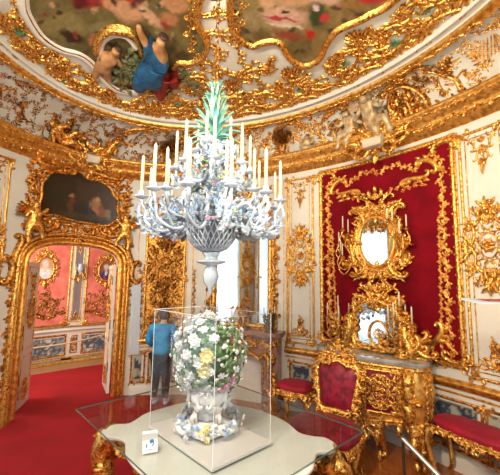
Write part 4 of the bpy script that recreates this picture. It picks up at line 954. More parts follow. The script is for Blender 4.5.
def wallmirror(name, tc, w2, v0, v1, label, round_top=.2, mt=gold_worn, pane=mirror):
    mp = wmap(tc, 0, .03); o = empty(name, mp(0, v0, 0), 0, label, 'mirror'); lo = local(o)
    s0 = s_of(tc); T_ = t_of(s0); n = Vector((-cos(T_)/EA, -sin(T_)/EB, 0)).normalized(); X = Vector((-n.y, n.x, 0)); X = X if (WP(s0-.1, 0, 0)-WP(s0, 0, 0)).dot(X) > 0 else -X
    base = WP(s0, 0, 0)-n*0; sag = (base-WP(s0-w2, 0, 0)).dot(n); fl = lambda u, v, d: base+X*u+Vector((0, 0, v))+n*(d+.012+max(0, -sag)+.0)
    ol = [(-w2, v0), (w2, v0), (w2, v1-round_top)]+[(w2*cos(pi*k/14), v1-round_top+round_top*sin(pi*k/14)) for k in range(1, 14)]+[(-w2, v1-round_top)]
    m = M(); m.sh = False; m.F(*[m.P(lo(fl(u, v, 0))) for u, v in ol]); m.build('pane', pane, o)
    m = M(); dens = []
    for a, b in zip(ol, ol[1:]+ol[:1]):
        k = max(1, int(hypot(b[0]-a[0], b[1]-a[1])/.08)); dens += [(a[0]+(b[0]-a[0])*i/k, a[1]+(b[1]-a[1])*i/k) for i in range(k)]
    m.rel(dens, .04, .05, 0, True); m.mapd(lambda *p: lo(fl(*p))); m.build('frame_moulding', gold, o)
    m = M(); c = (0, (v0+v1)/2); acc = 0
    for i, (a, b) in enumerate(zip(dens, dens[1:]+dens[:1])):
        if i % 2: continue
        an = atan2(b[1]-a[1], b[0]-a[0]); m.scr('C' if i % 4 else 'S', a[0]+.05*sin(an), a[1]-.05*cos(an), .24, an+.2*sin(i), -1 if i % 4 else 1, .12, .2, lv=4); m.leaf(a[0], a[1], an-pi/2+.5*sin(i*2), .14, .035, .8)
    m.push(0, v1+.02); crest(m, w2*1.5, .34); m.pop(); m.mapd(lambda *p: lo(fl(*p))); m.build('carved_frame', mt, o)
    return o, fl
wallmirror('chimney_mirror', TF, .47, 1.12, 2.75, 'tall gilded arched mirror above the red marble fireplace')
white_panel(wn, 280, .42)
m = M(); m.sh = False; m.grid([[m.V(-.22+.44*i/6, v, 0) for v in (.9, 3.2)] for i in range(7)]); m.build('trophy_ground', gold_worn, wn, wmap(245, 0, .004))
m = M(); frame(m, -.23, .23, .9, 3.2, .022, .12); m.push(0, 3.1); pendant(m, .7, .36); m.pop(); m.push(0, 2.1); medallion(m, .42, 1.0); m.pop(); m.push(0, 1.05); pyramid(m, .36, .6); m.pop(); m.build('trophy_carving', gold, wn, wmap(245, 0, .008))
for tc_, w2_ in ((256, .33), (233, .40)):
    m = M(); frame(m, -w2_, w2_, .27, 3.18, .03, .16); m.push(0, 3.18); crest(m, .7, .3); m.pop(); m.build('window_carving', gold, wn, wmap(tc_, 0, .13))
m = M(); strips = [(.56, 1.1, 3.38), (-.58, 1.1, 3.38)]
for u, a, b in strips: m.rel(rect(u-.03, u+.03, a, b, .1), .007, .009, 0, True)
m.build('pilaster_moulding', gold_flat, wf, wmap(TF, 0, .002))
m = M()
for f in (1, -1):
    m.scr('S', f*.25, 3.0, .45, f*.5+pi*(f < 0), f, .09, lv=5); m.scr('C', f*.12, 3.2, .3, 1.2, f, .1, lv=4); m.scr('C', f*.34, 3.25, .26, .3, -f, .1, lv=4)
m.push(0, 3.3); pendant(m, .3, .3); m.pop(); m.build('overmantel_ornament', gold, wf, wmap(TF, 0, .004))
# ------------------------------------------------------------------ candelabra
def candelabrum(loc, h, n, r, label, rz=0, mt=gold, name='candelabrum', cl=.17, group=None, leafy=True):
    o = empty(name, loc, rz, label, 'candelabra', group)
    m = M(); m.lathe([(0, 0), (.075, 0), (.08, .015), (.05, .03), (.03, .06), (.035, .08), (.02, .10), (0, .1)], n=14, wob=lambda a, z: .12*cos(3*a))
    for k in range(3):
        a = 2*pi*k/3; pm = planemap((cos(a)*.055, sin(a)*.055, .01), (-sin(a), cos(a), 0), (0, 0, 1)); q = M(); q.scr('C', 0, .03, .09, 0, 1, .16, .25, lv=3); q.mapd(pm); m.join(q)
    m.build('base', mt, o)
    m = M(); m.lathe([(0, .09), (.018, .09), (.03, h*.3), (.014, h*.38), (.034, h*.5), (.016, h*.6), (.028, h*.74), (.012, h*.8), (.02, h*.86), (0, h*.86)], n=12, wob=lambda a, z: .15*sin(4*a+z*30))
    for k in range(14):
        a = k*2.4; z = h*(.2+.6*k/14); q = M(); q.leaf(0, 0, pi/2+.3*sin(k), .09, .022, .9, .5); q.mapd(planemap((cos(a)*.02, sin(a)*.02, z), (-sin(a), cos(a), 0), (cos(a)*.4, sin(a)*.4, 1))); m.join(q)
    m.build('stem', mt, o)
    for k in range(n):
        top = (k == n-1 and n > 2); a = 2*pi*k/max(1, n-(1 if n > 2 else 0))+.4; z1 = h*(.66 if k % 2 else .78)
        ex = 0 if top else r*cos(a); ey = 0 if top else r*sin(a); z1 = h if top else z1
        m = M()
        if top: m.tube([(0, 0, h*.84), (0, 0, h)], .009, 6)
        else: m.tube(spline([(0, 0, h*.42), (ex*.35, ey*.35, h*.36), (ex*.8, ey*.8, h*.44), (ex*1.05, ey*1.05, h*.56), (ex, ey, z1)], 4, False), lambda q: .011*(1-.4*q), 6)
        m.lathe([(0, 0), (.012, 0), (.034, .008), (.036, .014), (.014, .016), (.016, .045), (0, .045)], ex, ey, z1, 10)
        if not top:
            q = M(); q.leaf(0, 0, 0, r*.6, .02, 1.2, .4); q.leaf(.02, 0, .3, r*.5, .018, -1.2, .4); m.join(q.mapd(planemap((ex*.4, ey*.4, h*.38), (ex, ey, .2), (0, 0, 1))))
        ar = m.build('arm', mt, o); m = M(); L = cl*(1 if k % 2 else .9); m.lathe([(0, 0), (.0085, 0), (.008, L), (.002, L+.006), (0, L+.012)], ex, ey, z1+.03, 8); m.build('candle', wax, ar)
    return o
pL, pR = FPm(-.55, 1.08, .16), FPm(.50, 1.08, .16)
candelabrum(pL, .26, 4, .09, 'bronze candelabrum on the left end of the chimney mantel, beside the display case', .3, bronze, cl=.12)
candelabrum(pR, .26, 4, .09, 'bronze candelabrum on the right end of the chimney mantel', .8, bronze, cl=.12)
o = empty('mantel_clock', FPm(0, 1.08, .16), HEAD-pi/2, 'gilded rococo clock in the middle of the chimney mantel', 'clock')
m = M(); m.lathe([(0, 0), (.11, 0), (.12, .03), (.06, .06), (.05, .10), (.07, .16), (.07, .2), (.04, .26), (.02, .32), (0, .34)], n=14, wob=lambda a, z: .15*cos(4*a))
for f in (1, -1): q = M(); q.scr('C', f*.1, .1, .18, pi/2, f, .12, .2, lv=4); q.scr('S', f*.08, .24, .16, 1.8, f, .12, .2, lv=3); m.join(q.mapd(planemap((0, -.03, 0), (1, 0, 0), (0, 0, 1))))
m.build('case', gold_worn, o); m = M(); m.dome(0, .18, .045, .01, .075, n=16); m.mapd(planemap((0, 0, 0), (1, 0, 0), (0, 0, 1))); m.build('dial', figure_white, o)
# ================================================================== OVAL MIRROR ON THE RED HANGING
MX = .165; s0 = s_of(86.2)
mm_ = wmap(86.1, 2.305, .055)
flat = lambda u, v, d: Vector((MX+u, 2.40-d, 2.305+v))
o = empty('oval_mirror', (MX, 2.40, 2.305), 0, 'oval mirror in a heavy gilded carved frame on the red velvet hanging', 'mirror'); lo = local(o)
rx, ry = .215, .295
m = M(); m.sh = False; m.F(*[m.P(lo(flat(u, v, .012))) for u, v in oval(rx, ry, 40)]); m.build('pane', mirror, o)
m = M(); m.rel(oval(rx+.01, ry+.01, 48), .022, .05, 0, True); m.rel(oval(rx+.06, ry+.06, 48), .03, .035, 0, True); m.mapd(lambda *p: lo(flat(*p))); m.build('frame_moulding', gold_flat, o)
m = M()
for k in range(22):
    a = 2*pi*k/22; x, y = (rx+.065)*cos(a), (ry+.065)*sin(a); m.scr('C' if k % 2 else 'S', x, y, .17, a+pi/2+.2*sin(k*3), -1 if k % 2 else 1, .12, .26, lv=4, lw=.4); m.leaf(x, y, a+.5*sin(k*2), .13, .03, sin(k)*1.4, .4)
m.push(0, ry+.10); crest(m, .42, .30); m.pop(); m.leaf(0, ry+.3, pi/2, .12, .03); m.push(0, -ry-.09, pi, 1, -1); crest(m, .40, .26); m.pop(); m.leaf(0, -ry-.22, -pi/2, .15, .03)
for f in (1, -1): m.scr('S', f*(rx+.1), -.12, .34, 1.3 if f > 0 else pi-1.3, f, .1, .2, lv=5); m.scr('C', f*.2, -ry-.08, .26, -f*.8+pi*(f < 0), f, .12, .2, lv=4); m.scr('C', f*.2, ry+.08, .26, f*.8+pi*(f < 0), -f, .12, .2, lv=4)
m.mapd(lambda *p: lo(flat(*p))); m.build('carved_frame', gold, o)
for f in (-1, 1):
    sc_ = empty('mirror_sconce', flat(f*.30, -.18, .02), 0, ('gilded candle sconce on the left of the oval mirror', 'gilded candle sconce on the right of the oval mirror')[f > 0], 'sconce'); ls = local(sc_)
    m = M(); q = M(); q.scr('S', f*.31, -.12, .30, 1.3, f, .1, .2, lv=4); q.scr('C', f*.33, -.28, .22, .6*f, f, .12, .2, lv=4); m.join(q, None); m.mapd(lambda *p: ls(flat(*p))); m.build('bracket', gold, sc_)
    tips = ((.33, .10, .10, .17), (.37, .15, .16, .16), (.42, -.14, .14, .15), (.36, -.20, .20, .14), (.48, -.02, .08, .14)) if f < 0 else ((.20, .20, .14, .13), (.27, .17, .16, .15), (.34, .02, .15, .15), (.40, .10, .10, .14))
    for (u, v, d, L) in tips:
        m = M(); m.tube([ls(p) for p in spline([flat(f*.30, -.22, .03), flat(f*(u*.5+.17), v-.20, d*.8), flat(f*(u+.04), v-.12, d*1.1), flat(f*u, v, d)], 4, False)], .009, 6); p = ls(flat(f*u, v, d)); m.lathe([(0, 0), (.012, 0), (.032, .008), (.034, .014), (.012, .016), (.014, .04), (0, .04)], p.x, p.y, p.z, 10)
        q = M(); q.leaf(f*u, v-.12, -1.2*f, .10, .02, 1.5, .4, d*.9); q.mapd(lambda *p: ls(flat(*p))); m.join(q); a = m.build('arm', gold, sc_)
        m = M(); m.lathe([(0, 0), (.0085, 0), (.008, L), (.002, L+.006), (0, L+.012)], p.x, p.y, p.z+.03, 8); m.build('candle', wax, a)
# ================================================================== COMMODE
CX, CY, CW = .13, 2.32, 1.0
plan = spline([(-.61, .0), (-.63, -.16), (-.60, -.27), (-.52, -.30), (-.44, -.285), (-.30, -.33), (0, -.40), (.30, -.33), (.44, -.285), (.52, -.30), (.60, -.27), (.63, -.16), (.61, .0)], 8, False)
acc = [0]
for a, b in zip(plan, plan[1:]): acc.append(acc[-1]+hypot(b[0]-a[0], b[1]-a[1]))
LP = acc[-1]
def CF(u, v, d):             # surface of the commode: u along the front, v height
    s = max(0, min(LP-1e-6, u+LP/2)); i = 0
    while acc[i+1] < s: i += 1
    q = (s-acc[i])/(acc[i+1]-acc[i]); a, b = plan[i], plan[i+1]; x, y = a[0]+(b[0]-a[0])*q, a[1]+(b[1]-a[1])*q; tx, ty = b[0]-a[0], b[1]-a[1]; l = hypot(tx, ty); nx, ny = ty/l, -tx/l
    e = .035*sin(pi*max(0, min(1, (v-.32)/.6)))+d
    return Vector((x+nx*e, y+ny*e, v))
cm_ = empty('gilded_commode', (CX, CY, 0), 0, 'richly gilded commode with a red and gold panel below the oval mirror', 'cabinet')
m = M(); n = 56; rows = [[m.P(CF(-LP/2+LP*i/n, .36+.56*j/8-(.0 if j else .05*cos(4*pi*i/n)), 0)) for i in range(n+1)] for j in range(9)]; m.grid(rows)
m.F(*[m.P(CF(-LP/2+LP*i/n, .36, 0)) for i in range(n+1)]); m.build('body', gold_flat, cm_)
m = M(); m.sh = False
for z0, z1, e in ((.925, .945, .015), (.945, .975, .035)):
    a = [m.P((x*(1+e), y*(1+e*1.5), z1)) for x, y in plan]; b = [m.P((x*(1+e), y*(1+e*1.5), z0)) for x, y in plan]; m.F(*a); m.F(*b[::-1]); m.grid([a, b], True)
m.build('marble_top', greymarble, cm_)
m = M(); m.rel([( -LP/2+.02+ (LP-.04)*k/40, .905) for k in range(41)], .018, .02); vine(m, [(-LP/2+.03, .905), (LP/2-.03, .905)], .05, 61, 1.2); m.mapd(CF); m.build('top_moulding', gold, cm_)
m = M()
m.rel([(-LP/2+.02+(LP-.04)*k/60, .385-.025*cos(k/60*4*pi)) for k in range(61)], .018, .03)
vine(m, [(-LP/2+.03, .385), (LP/2-.03, .385)], .075, 62, 1.3); m.push(0, .36, pi, 1, -1); crest(m, .34, .16); m.pop()
for u in (-.4, .4): m.leaf(u, .36, -pi/2, .1, .04)
m.mapd(CF); m.build('apron_carving', gold, cm_)
for uc, w2, nm in ((-.235, .175, 'door'), (.235, .175, 'door')):      # front doors
    m = M(); v0, v1 = .46, .86; m.grid([[m.V(uc-w2+2*w2*i/12, v0+(v1-v0)*j/6, .006) for i in range(13)] for j in range(7)]); m.mapd(CF); dr = m.build(nm, MT['crimson_damask'], cm_)
    m = M(); frame(m, uc-w2, uc+w2, v0, v1, .013, .07); m.mapd(CF); m.build('door_frame', gold, dr)
    m = M()
    if uc:
        m.push(uc, .66); medallion(m, .30, .34); m.rel(oval(.075, .095, 20), .01, .016, 0, True); m.rel(oval(.15, .165, 30), .008, .012, 0, True); m.pop()
        for fx in (1, -1):
            for fy in (1, -1): m.scr('C', uc+fx*.13, .66+fy*.13, .12, fx*fy*.8, fy, .1, .15, lv=4); m.scr('S', uc+fx*.16, .66+fy*.06, .13, pi/2, fx*fy, .1, .15, lv=3)
    else: vine(m, [(uc, v0+.03), (uc, v1-.03)], .07, 63, 1.3)
    m.mapd(lambda u, v, d: CF(u, v, d+.006)); m.build('door_tracery', gold, dr)
m = M(); r = random.Random(5)
for u in (0, .0, -.44, .44, -.53, .53, -.66, -.74, .66, .74): vine(m, [(u, .44), (u, .88)], .045, int(abs(u)*50), 1.1)
for u in (-.57, .57, -.03, .03): m.rel([(u, .42), (u, .6), (u, .89)], .010, .02)
m.mapd(CF); m.build('stile_carving', gold, cm_)
for f in (1, -1):            # corner terms: carved half figures above the legs
    m = M(); u = f*.535; m.scr('S', u, .74, .26, pi/2, f, .16, .28, lv=4); m.dome(u, .84, .035, .06); m.scr('C', u, .50, .16, pi/2, f, .2, .3, lv=3); m.shell(u, .60, .06, -pi/2, 7, 2.6, .5); m.flower(u, .68, .04); m.leaf(u, .9, -pi/2, .16, .05, 0, .5)
    m.mapd(CF); m.build('corner_figure', gold, cm_)
for lx, ly, dx, dy in ((-.52, -.28, -.03, .06), (.52, -.28, .03, .06), (-.55, -.02, -.02, 0), (.55, -.02, .02, 0), (-.2, -.32, 0, .1), (.2, -.32, 0, .1)):
    m = M(); m.tube(spline([(lx, ly, .42), (lx+dx, ly-dy*.3, .30), (lx+dx*.6, ly+dy*.4, .16), (lx-dx*.2, ly+dy*.9, .06), (lx+dx*.4, ly+dy*.6, .0)], 4, False), lambda q: .055*(1-q)**1.2+.018+.012*(q > .85), 10)
    q = M(); q.scr('C', 0, .30, .16, pi/2, 1, .16, .2, lv=4); q.leaf(0, .36, -pi/2, .22, .04); q.leaf(.01, .1, -pi/2, .1, .03); q.mapd(planemap((lx+dx, ly-.04, 0), (1, 0, 0), (0, 0, 1))); m.join(q); m.build('leg', gold, cm_)
cm_.scale = (1, 1, 1.045)
# gilded mirror piece and candelabra standing on the commode
o = empty('table_mirror', (CX+.09, CY-.06, 1.02), 0, 'gilded arched table mirror with reflecting panes standing on the commode', 'mirror')
pm = planemap((0, 0, 0), (1, 0, 0), (0, 0, 1)); W2, H1 = .23, .46
ol = [(-W2, .04), (W2, .04), (W2, .30)]+[(W2*cos(pi*k/12), .30+.15*sin(pi*k/12)) for k in range(1, 12)]+[(-W2, .30)]
m = M(); m.sh = False; m.F(*[m.P(pm(u, v, .0)) for u, v in ol]); m.F(*[m.P(pm(u, v, -.02)) for u, v in ol][::-1]); m.build('pane', mirror, o)
m = M(); P2 = rect(-W2, W2, .04, .26, .06); m.rel(spline(ol, 2), .02, .04, 0, True); m.rel(oval(.10, .13, 24, 0, .17), .012, .03, 0, True); m.push(0, .17); medallion(m, .12, .12); m.pop()
m.mapd(pm); m.build('frame_moulding', gold, o)
m = M()
for k in range(18):
    a = -.5+(pi+1)*k/17; x, y = .28*cos(a), .20+.29*sin(a); m.scr('C' if k % 2 else 'S', x, y, .18, a+pi/2+.3*sin(k), -1 if k % 2 else 1, .13, .3, lv=4, lw=.4); m.leaf(x, y, a+.4*sin(k*2), .12, .03, sin(k)*1.5, .4)
m.push(0, .50); crest(m, .38, .2); m.pop()
for f in (1, -1): m.scr('S', f*.31, .12, .36, 1.9 if f > 0 else pi-1.9, -f, .13, .3, lv=5); m.scr('C', f*.36, .05, .2, 0, f, .14, .3, lv=3); m.scr('C', f*.12, .03, .2, 0, f, .14, .3, lv=3)
m.mapd(pm); m.build('carved_frame', gold, o)
m = M()                      # white porcelain flowers set on it
for k in range(26): a = random.uniform(.2, 2.9); m.flower(.20*cos(a)+random.gauss(0, .03), .2+.2*sin(a)+random.gauss(0, .03), .018, 5, .05, .8)
m.mapd(pm); tag(m.build('porcelain_flowers', porcelain, o), kind='stuff')
m = M(); m.lathe([(0, 0), (.12, 0), (.13, .02), (.10, .04), (0, .045)], n=20, wob=lambda a, z: .1*cos(6*a)); m.mapd(lambda x, y, z: Vector((x, y*.5, z))); m.build('base', gold_worn, o); o.scale = (1.15, 1.15, 1.15)
candelabrum((CX-.40, CY-.12, 1.02), .42, 5, .13, 'gilded candelabrum with five candles at the left end of the commode', .2, gold, cl=.18)
candelabrum((CX+.38, CY-.16, 1.02), .50, 5, .13, 'gilded candelabrum with five candles at the right end of the commode', 1.1, gold, cl=.18)
o = empty('gilded_scroll_stand', (CX+.53, CY-.10, 1.02), 0, 'low gilded scrollwork ornament at the right end of the commode top', 'ornament'); m = M()
for x, y, L, r_, f in ((0, .10, .24, 1.0, 1), (.07, .06, .2, -.4, 1), (-.06, .2, .2, 1.9, -1), (.05, .2, .18, .5, 1), (-.1, .06, .16, 0, 1)): m.scr('C', x, y, L, r_, f, .15, .35, lv=4)
m.mapd(pm); m.tube([(-.1, 0, .01), (.1, 0, .01)], .03, 8); m.build('scrolls', gold, o)
# ================================================================== SEATS
def cabriole(m, x, y, z, ox, oy, r=.03):
    m.tube(spline([(x, y, z), (x+ox*.045, y+oy*.045, z*.78), (x+ox*.02, y+oy*.02, z*.5), (x-ox*.02, y-oy*.02, z*.2), (x+ox*.015, y+oy*.015, .03), (x+ox*.035, y+oy*.035, .0)], 4, False), lambda q: r*(1.25-.75*q)+(.010 if q > .88 else 0), 9)
    a = atan2(oy, ox); q = M(); q.scr('S', 0, z*.72, z*.5, pi/2, 1, .10, .14, lv=4); q.leaf(0, z*.95, -pi/2, z*.35, .03); q.leaf(0, .10, -pi/2, .08, .022); q.scr('c', 0, .06, .07, pi/2, 1, .16, .2)
    q.mapd(planemap((x+ox*.045+ox*r*.6, y+oy*.045+oy*r*.6, 0), (-sin(a), cos(a), 0), (0, 0, 1))); m.join(q)
def seatpad(o, w2, d2, z0, hh, mt):
    m = M(); rows = []; n = 40
    def cont(k, e): a = 2*pi*k/n; c, s = cos(a), sin(a); q = 3.2; r = (abs(c)**q+abs(s)**q)**(-1/q)*(1+.03*cos(4*a)); return (w2*r*c*e, d2*r*s*e)
    for e, z in ((.93, z0), (1, z0+hh*.25), (1.0, z0+hh*.5), (.95, z0+hh*.78), (.8, z0+hh*.95), (.5, z0+hh*1.05), (.2, z0+hh*1.1)): rows.append([m.P((*cont(k, e), z+.004*sin(k*2.3)*(e > .6))) for k in range(n)])
    m.grid(rows, True); m.F(*rows[-1]); m.F(*rows[0]); m.build('seat_cushion', mt, o)
def apron(o, w2, d2, z, mt=gold):
    for i, (ox, oy, L, ax) in enumerate(((0, -d2, w2, 0), (w2, 0, d2, pi/2), (0, d2, w2, pi), (-w2, 0, d2, -pi/2))):
        m = M(); n = 20; rows = []
        for dd in (0, -.03): rows += [[m.V(-L+2*L*k/n, z, dd) for k in range(n+1)], [m.V(-L+2*L*k/n, z-.055-.03*(abs(sin(3*pi*k/n))**2)*(1 if abs(k-n/2) < 4 else .4), dd) for k in range(n+1)]]
        m.grid([rows[0], rows[1], rows[3], rows[2], rows[0]])
        vine(m, [(-L+.03, z-.03), (L-.03, z-.03)], .06, 71+i, 1.2); m.push(0, z-.045, pi, 1, -1); crest(m, .14, .08); m.pop(); m.rel([(-L, z-.004), (0, z-.004), (L, z-.004)], .007, .012)
        ux = Vector((cos(ax), sin(ax), 0)); m.mapd(planemap((ox, oy, 0), ux, (0, 0, 1))); m.build('apron', mt, o)
def stool(loc, rz, w2, d2, label, h=.46):
    o = empty('upholstered_stool', loc, rz, label, 'stool'); seatpad(o, w2+.01, d2+.01, h-.075, .075, velvet2); apron(o, w2, d2, h-.07)
    for fx in (1, -1):
        for fy in (1, -1): m = M(); cabriole(m, fx*(w2-.02), fy*(d2-.02), h-.09, fx*.7, fy*.7, .028); m.build('leg', gold, o)
    return o
velvet2 = mat('ruby_velvet', (.40, .003, .026), .7, 0, (.26, .002, .015), 6, .15, 30, sheen=.12)
stool((-.76, 1.97, 0), R(15), .22, .19, 'low gilded stool with a red seat, left of the chair by the fireplace', .53)
stool((1.20, 2.09, 0), R(-15), .38, .17, 'gilded stool with a bright red seat at the right edge, against the dado', .56)
ch = empty('gilded_chair', (.13, 1.27, 0), R(8), 'gilded chair with crimson damask back and seat, standing before the commode', 'chair')
seatpad(ch, .32, .31, .38, .12, damask); apron(ch, .30, .29, .39)
for fx in (1, -1):
    m = M(); cabriole(m, fx*.25, -.23, .38, fx*.7, -.7, .032); m.build('leg', gold, ch); m = M(); cabriole(m, fx*.22, .23, .38, fx*.5, .8, .028); m.build('leg', gold, ch)
bm = planemap((0, .27, .52), (1, 0, 0), (0, .18, 1))
bo = spline([(0, .03), (.10, .02), (.165, .05), (.175, .14), (.20, .26), (.205, .38), (.17, .44), (.10, .43), (0, .47), (-.10, .43), (-.17, .44), (-.205, .38), (-.20, .26), (-.175, .14), (-.165, .05), (-.10, .02)], 4)
for sd, nm in ((1, 'backrest_cushion'), (-1, 'backrest_lining')):
    m = M(); rows = []
    for e, d in ((1, 0), (.93, .018), (.7, .032), (.35, .038), (.02, .040)): rows.append([m.V(x*e, .24+(y-.24)*e, d*sd+.006*sd) for x, y in bo])
    m.grid(rows, True); m.mapd(bm); m.build(nm, damask, ch)
m = M(); big = [(x*1.08, .24+(y-.24)*1.07) for x, y in bo]
m.rel(big, .026, .035, 0, True); m.rel(big, .026, -.03, 0, True)
for k in range(26):
    i = int(k*len(big)/26); x, y = big[i]; a = atan2(y-.24, x); m.scr('C' if k % 2 else 'S', x*1.04, .24+(y-.24)*1.05, .11, a+pi/2+.3*sin(k), -1 if k % 2 else 1, .14, .3, lv=3, lw=.4)
m.push(0, .53); crest(m, .26, .12); m.pop(); m.push(0, .0, pi, 1, -1); crest(m, .2, .08); m.pop(); m.mapd(bm); m.build('backrest_frame', gold, ch)
for fx in (1, -1): m = M(); m.tube([bm(fx*.19, .12, 0), bm(fx*.20, -.02, 0), (fx*.22, .24, .38)], [.024, .022, .028], 8); m.build('back_post', gold, ch)
# ================================================================== TABLE, GLASS PLATE, CASE
TCX, TCY = .13, -.02
tb = empty('gilded_table', (TCX, TCY, 0), 0, 'gilded table with a white shaped top carrying the glass display case', 'table')
qd = [(1, 0), (.985, .30), (.90, .50), (.86, .64), (.93, .78), (.90, .93), (.76, .99), (.64, .90), (.50, .86), (.26, .97), (0, 1)]
full = qd+[(-x, y) for x, y in qd[-2::-1]]+[(-x, -y) for x, y in qd[1:]]+[(x, -y) for x, y in qd[-2:0:-1]]
tp = [(x*.70, y*.57) for x, y in spline(full, 5)]
m = M(); rows = [[m.P((x*e, y*e, z)) for x, y in tp] for e, z in ((.96, .722), (.99, .726), (1, .738), (.995, .748), (.985, .752))]; m.grid(rows, True); m.sh = False; m.F(*rows[-1]); m.F(*rows[0][::-1]); m.build('tabletop', tabletop, tb)
m = M(); tq = [(x*.88, y*.86) for x, y in tp]; rows = [[m.P((x, y, .722)) for x, y in tq], [m.P((x*.99, y*.99, .63-.03*abs(sin(6*atan2(y, x))))) for x, y in tq]]; m.grid(rows, True)
accT = [0]
for a, b in zip(tq, tq[1:]+tq[:1]): accT.append(accT[-1]+hypot(b[0]-a[0], b[1]-a[1]))
def TQ(u, v, d):
    s = u % accT[-1]; i = 0
    while accT[i+1] < s: i += 1
    q = (s-accT[i])/max(1e-6, accT[i+1]-accT[i]); a, b = tq[i], tq[(i+1) % len(tq)]; tx, ty = b[0]-a[0], b[1]-a[1]; l = hypot(tx, ty) or 1
    return Vector((a[0]+tx*q+ty/l*d, a[1]+ty*q-tx/l*d, v))
q = M(); vine(q, [(0, .655), (accT[-1], .655)], .075, 81, 1.2); q.mapd(TQ); m.join(q); m.build('carved_apron', gold, tb)
for fx in (1, -1):
    for fy in (1, -1):
        m = M(); x, y = fx*.60, fy*.44; m.tube(spline([(x, y, .70), (x+fx*.07, y+fy*.06, .58), (x+fx*.04, y+fy*.04, .36), (x-fx*.03, y-fy*.03, .14), (x+fx*.02, y+fy*.02, .04), (x+fx*.04, y+fy*.04, 0)], 5, False), lambda q: .07*(1-q)**1.1+.03, 12)
        a = atan2(fy, fx)
        for off in (-.5, .5):
            q = M(); q.scr('C', 0, .60, .22, pi/2, 1, .16, .25, lv=5); q.scr('S', 0, .40, .26, pi/2, -1, .12, .2, lv=4); q.leaf(0, .3, -pi/2, .2, .04); q.scr('C', 0, .06, .12, 0, 1, .16, .25, lv=3); q.flower(0, .66, .05)
            q.mapd(planemap((x+.09*cos(a+off), y+.08*sin(a+off), 0), (-sin(a+off), cos(a+off), 0), (0, 0, 1))); m.join(q)
        m.build('leg', gold, tb)
gp_ = empty('glass_plate', (-.11, .11, .754), 0, 'large square sheet of glass laid over the white table, overhanging it', 'glass sheet')
m = M(); gx0, gx1, gy0, gy1 = -.87, .90, -.70, .70; m.sh = False
q = [m.P(p) for p in ((gx0, gy0, .012), (gx1, gy0, .012), (gx1, gy1, .012), (gx0, gy1, .012))]; m.F(*q); m.build('sheet', plate, gp_)
m = M(); m.sh = False
pts = [(gx0, gy0), (gx1, gy0), (gx1, gy1), (gx0, gy1)]
for a, b in zip(pts, pts[1:]+pts[:1]): m.F(m.P((*a, 0)), m.P((*b, 0)), m.P((*b, .012)), m.P((*a, .012)))
m.build('polished_edge', plate_edge, gp_)
bx0, bx1, by0, by1, bz0, bz1 = -.26, .48, -.31, .16, .768, 1.60
dcs = empty('display_case', ((bx0+bx1)/2, (by0+by1)/2, bz0), 0, 'clear acrylic display case over the porcelain flower vase', 'display case'); ld = local(dcs)
m = M(); m.sh = False; C8 = [ld((x, y, z)) for z in (bz0+.016, bz1) for x, y in ((bx0, by0), (bx1, by0), (bx1, by1), (bx0, by1))]; i = [m.P(p) for p in C8]
for f in ((4, 5, 6, 7), (0, 1, 5, 4), (1, 2, 6, 5), (2, 3, 7, 6), (3, 0, 4, 7)): m.F(*[i[k] for k in f])
m.build('cover', acrylic, dcs)
m = M()
E8 = [(4, 5), (5, 6), (6, 7), (7, 4), (0, 4), (1, 5), (2, 6), (3, 7)]
for a, b in E8: m.tube([C8[a], C8[b]], .0019, 4)
m.build('cemented_edge', acrylic_edge, dcs)
m = M(); e = .006; p0, p1 = ld((bx0-e, by0-e, bz0)), ld((bx1+e, by1+e, bz0+.016)); m.box(p0.x, p1.x, p0.y, p1.y, p0.z, p1.z); m.build('base_plate', mat('frosted_acrylic', (.62, .60, .57), .12, 0, coat=.5), dcs)
# card with a blue picture
cpos = at(150, 452, .772); o = empty('sign_card', (cpos.x, cpos.y, .7665), HEAD-pi/2+R(22), 'small white sign card with a blue picture, leaning on the left of the display case', 'sign'); m = M()
k = Matrix.Rotation(R(-22), 4, 'X'); m.box(-.045, .045, 0, .003, 0, .12, k); m.build('card', paper, o); m = M(); m.box(-.045, .045, .045, .048, 0, .10, Matrix.Rotation(R(18), 4, 'X')); m.build('back_stand', paper, o)
m = M(); cmp = lambda u, v, d: k @ Vector((u, -.0005-d, v))
m.rel([(.01, .035), (.022, .045), (.02, .065), (.005, .075), (-.008, .085), (.006, .10), (.02, .10)], .0035, .0004); m.rel([(-.02, .03), (-.02, .05)], .004, .0004); m.dome(.008, .06, .012, .0006); m.rel([(-.03, .018), (.03, .018)], .0015, .0004); m.mapd(cmp); m.build('blue_print', blueprint, o)
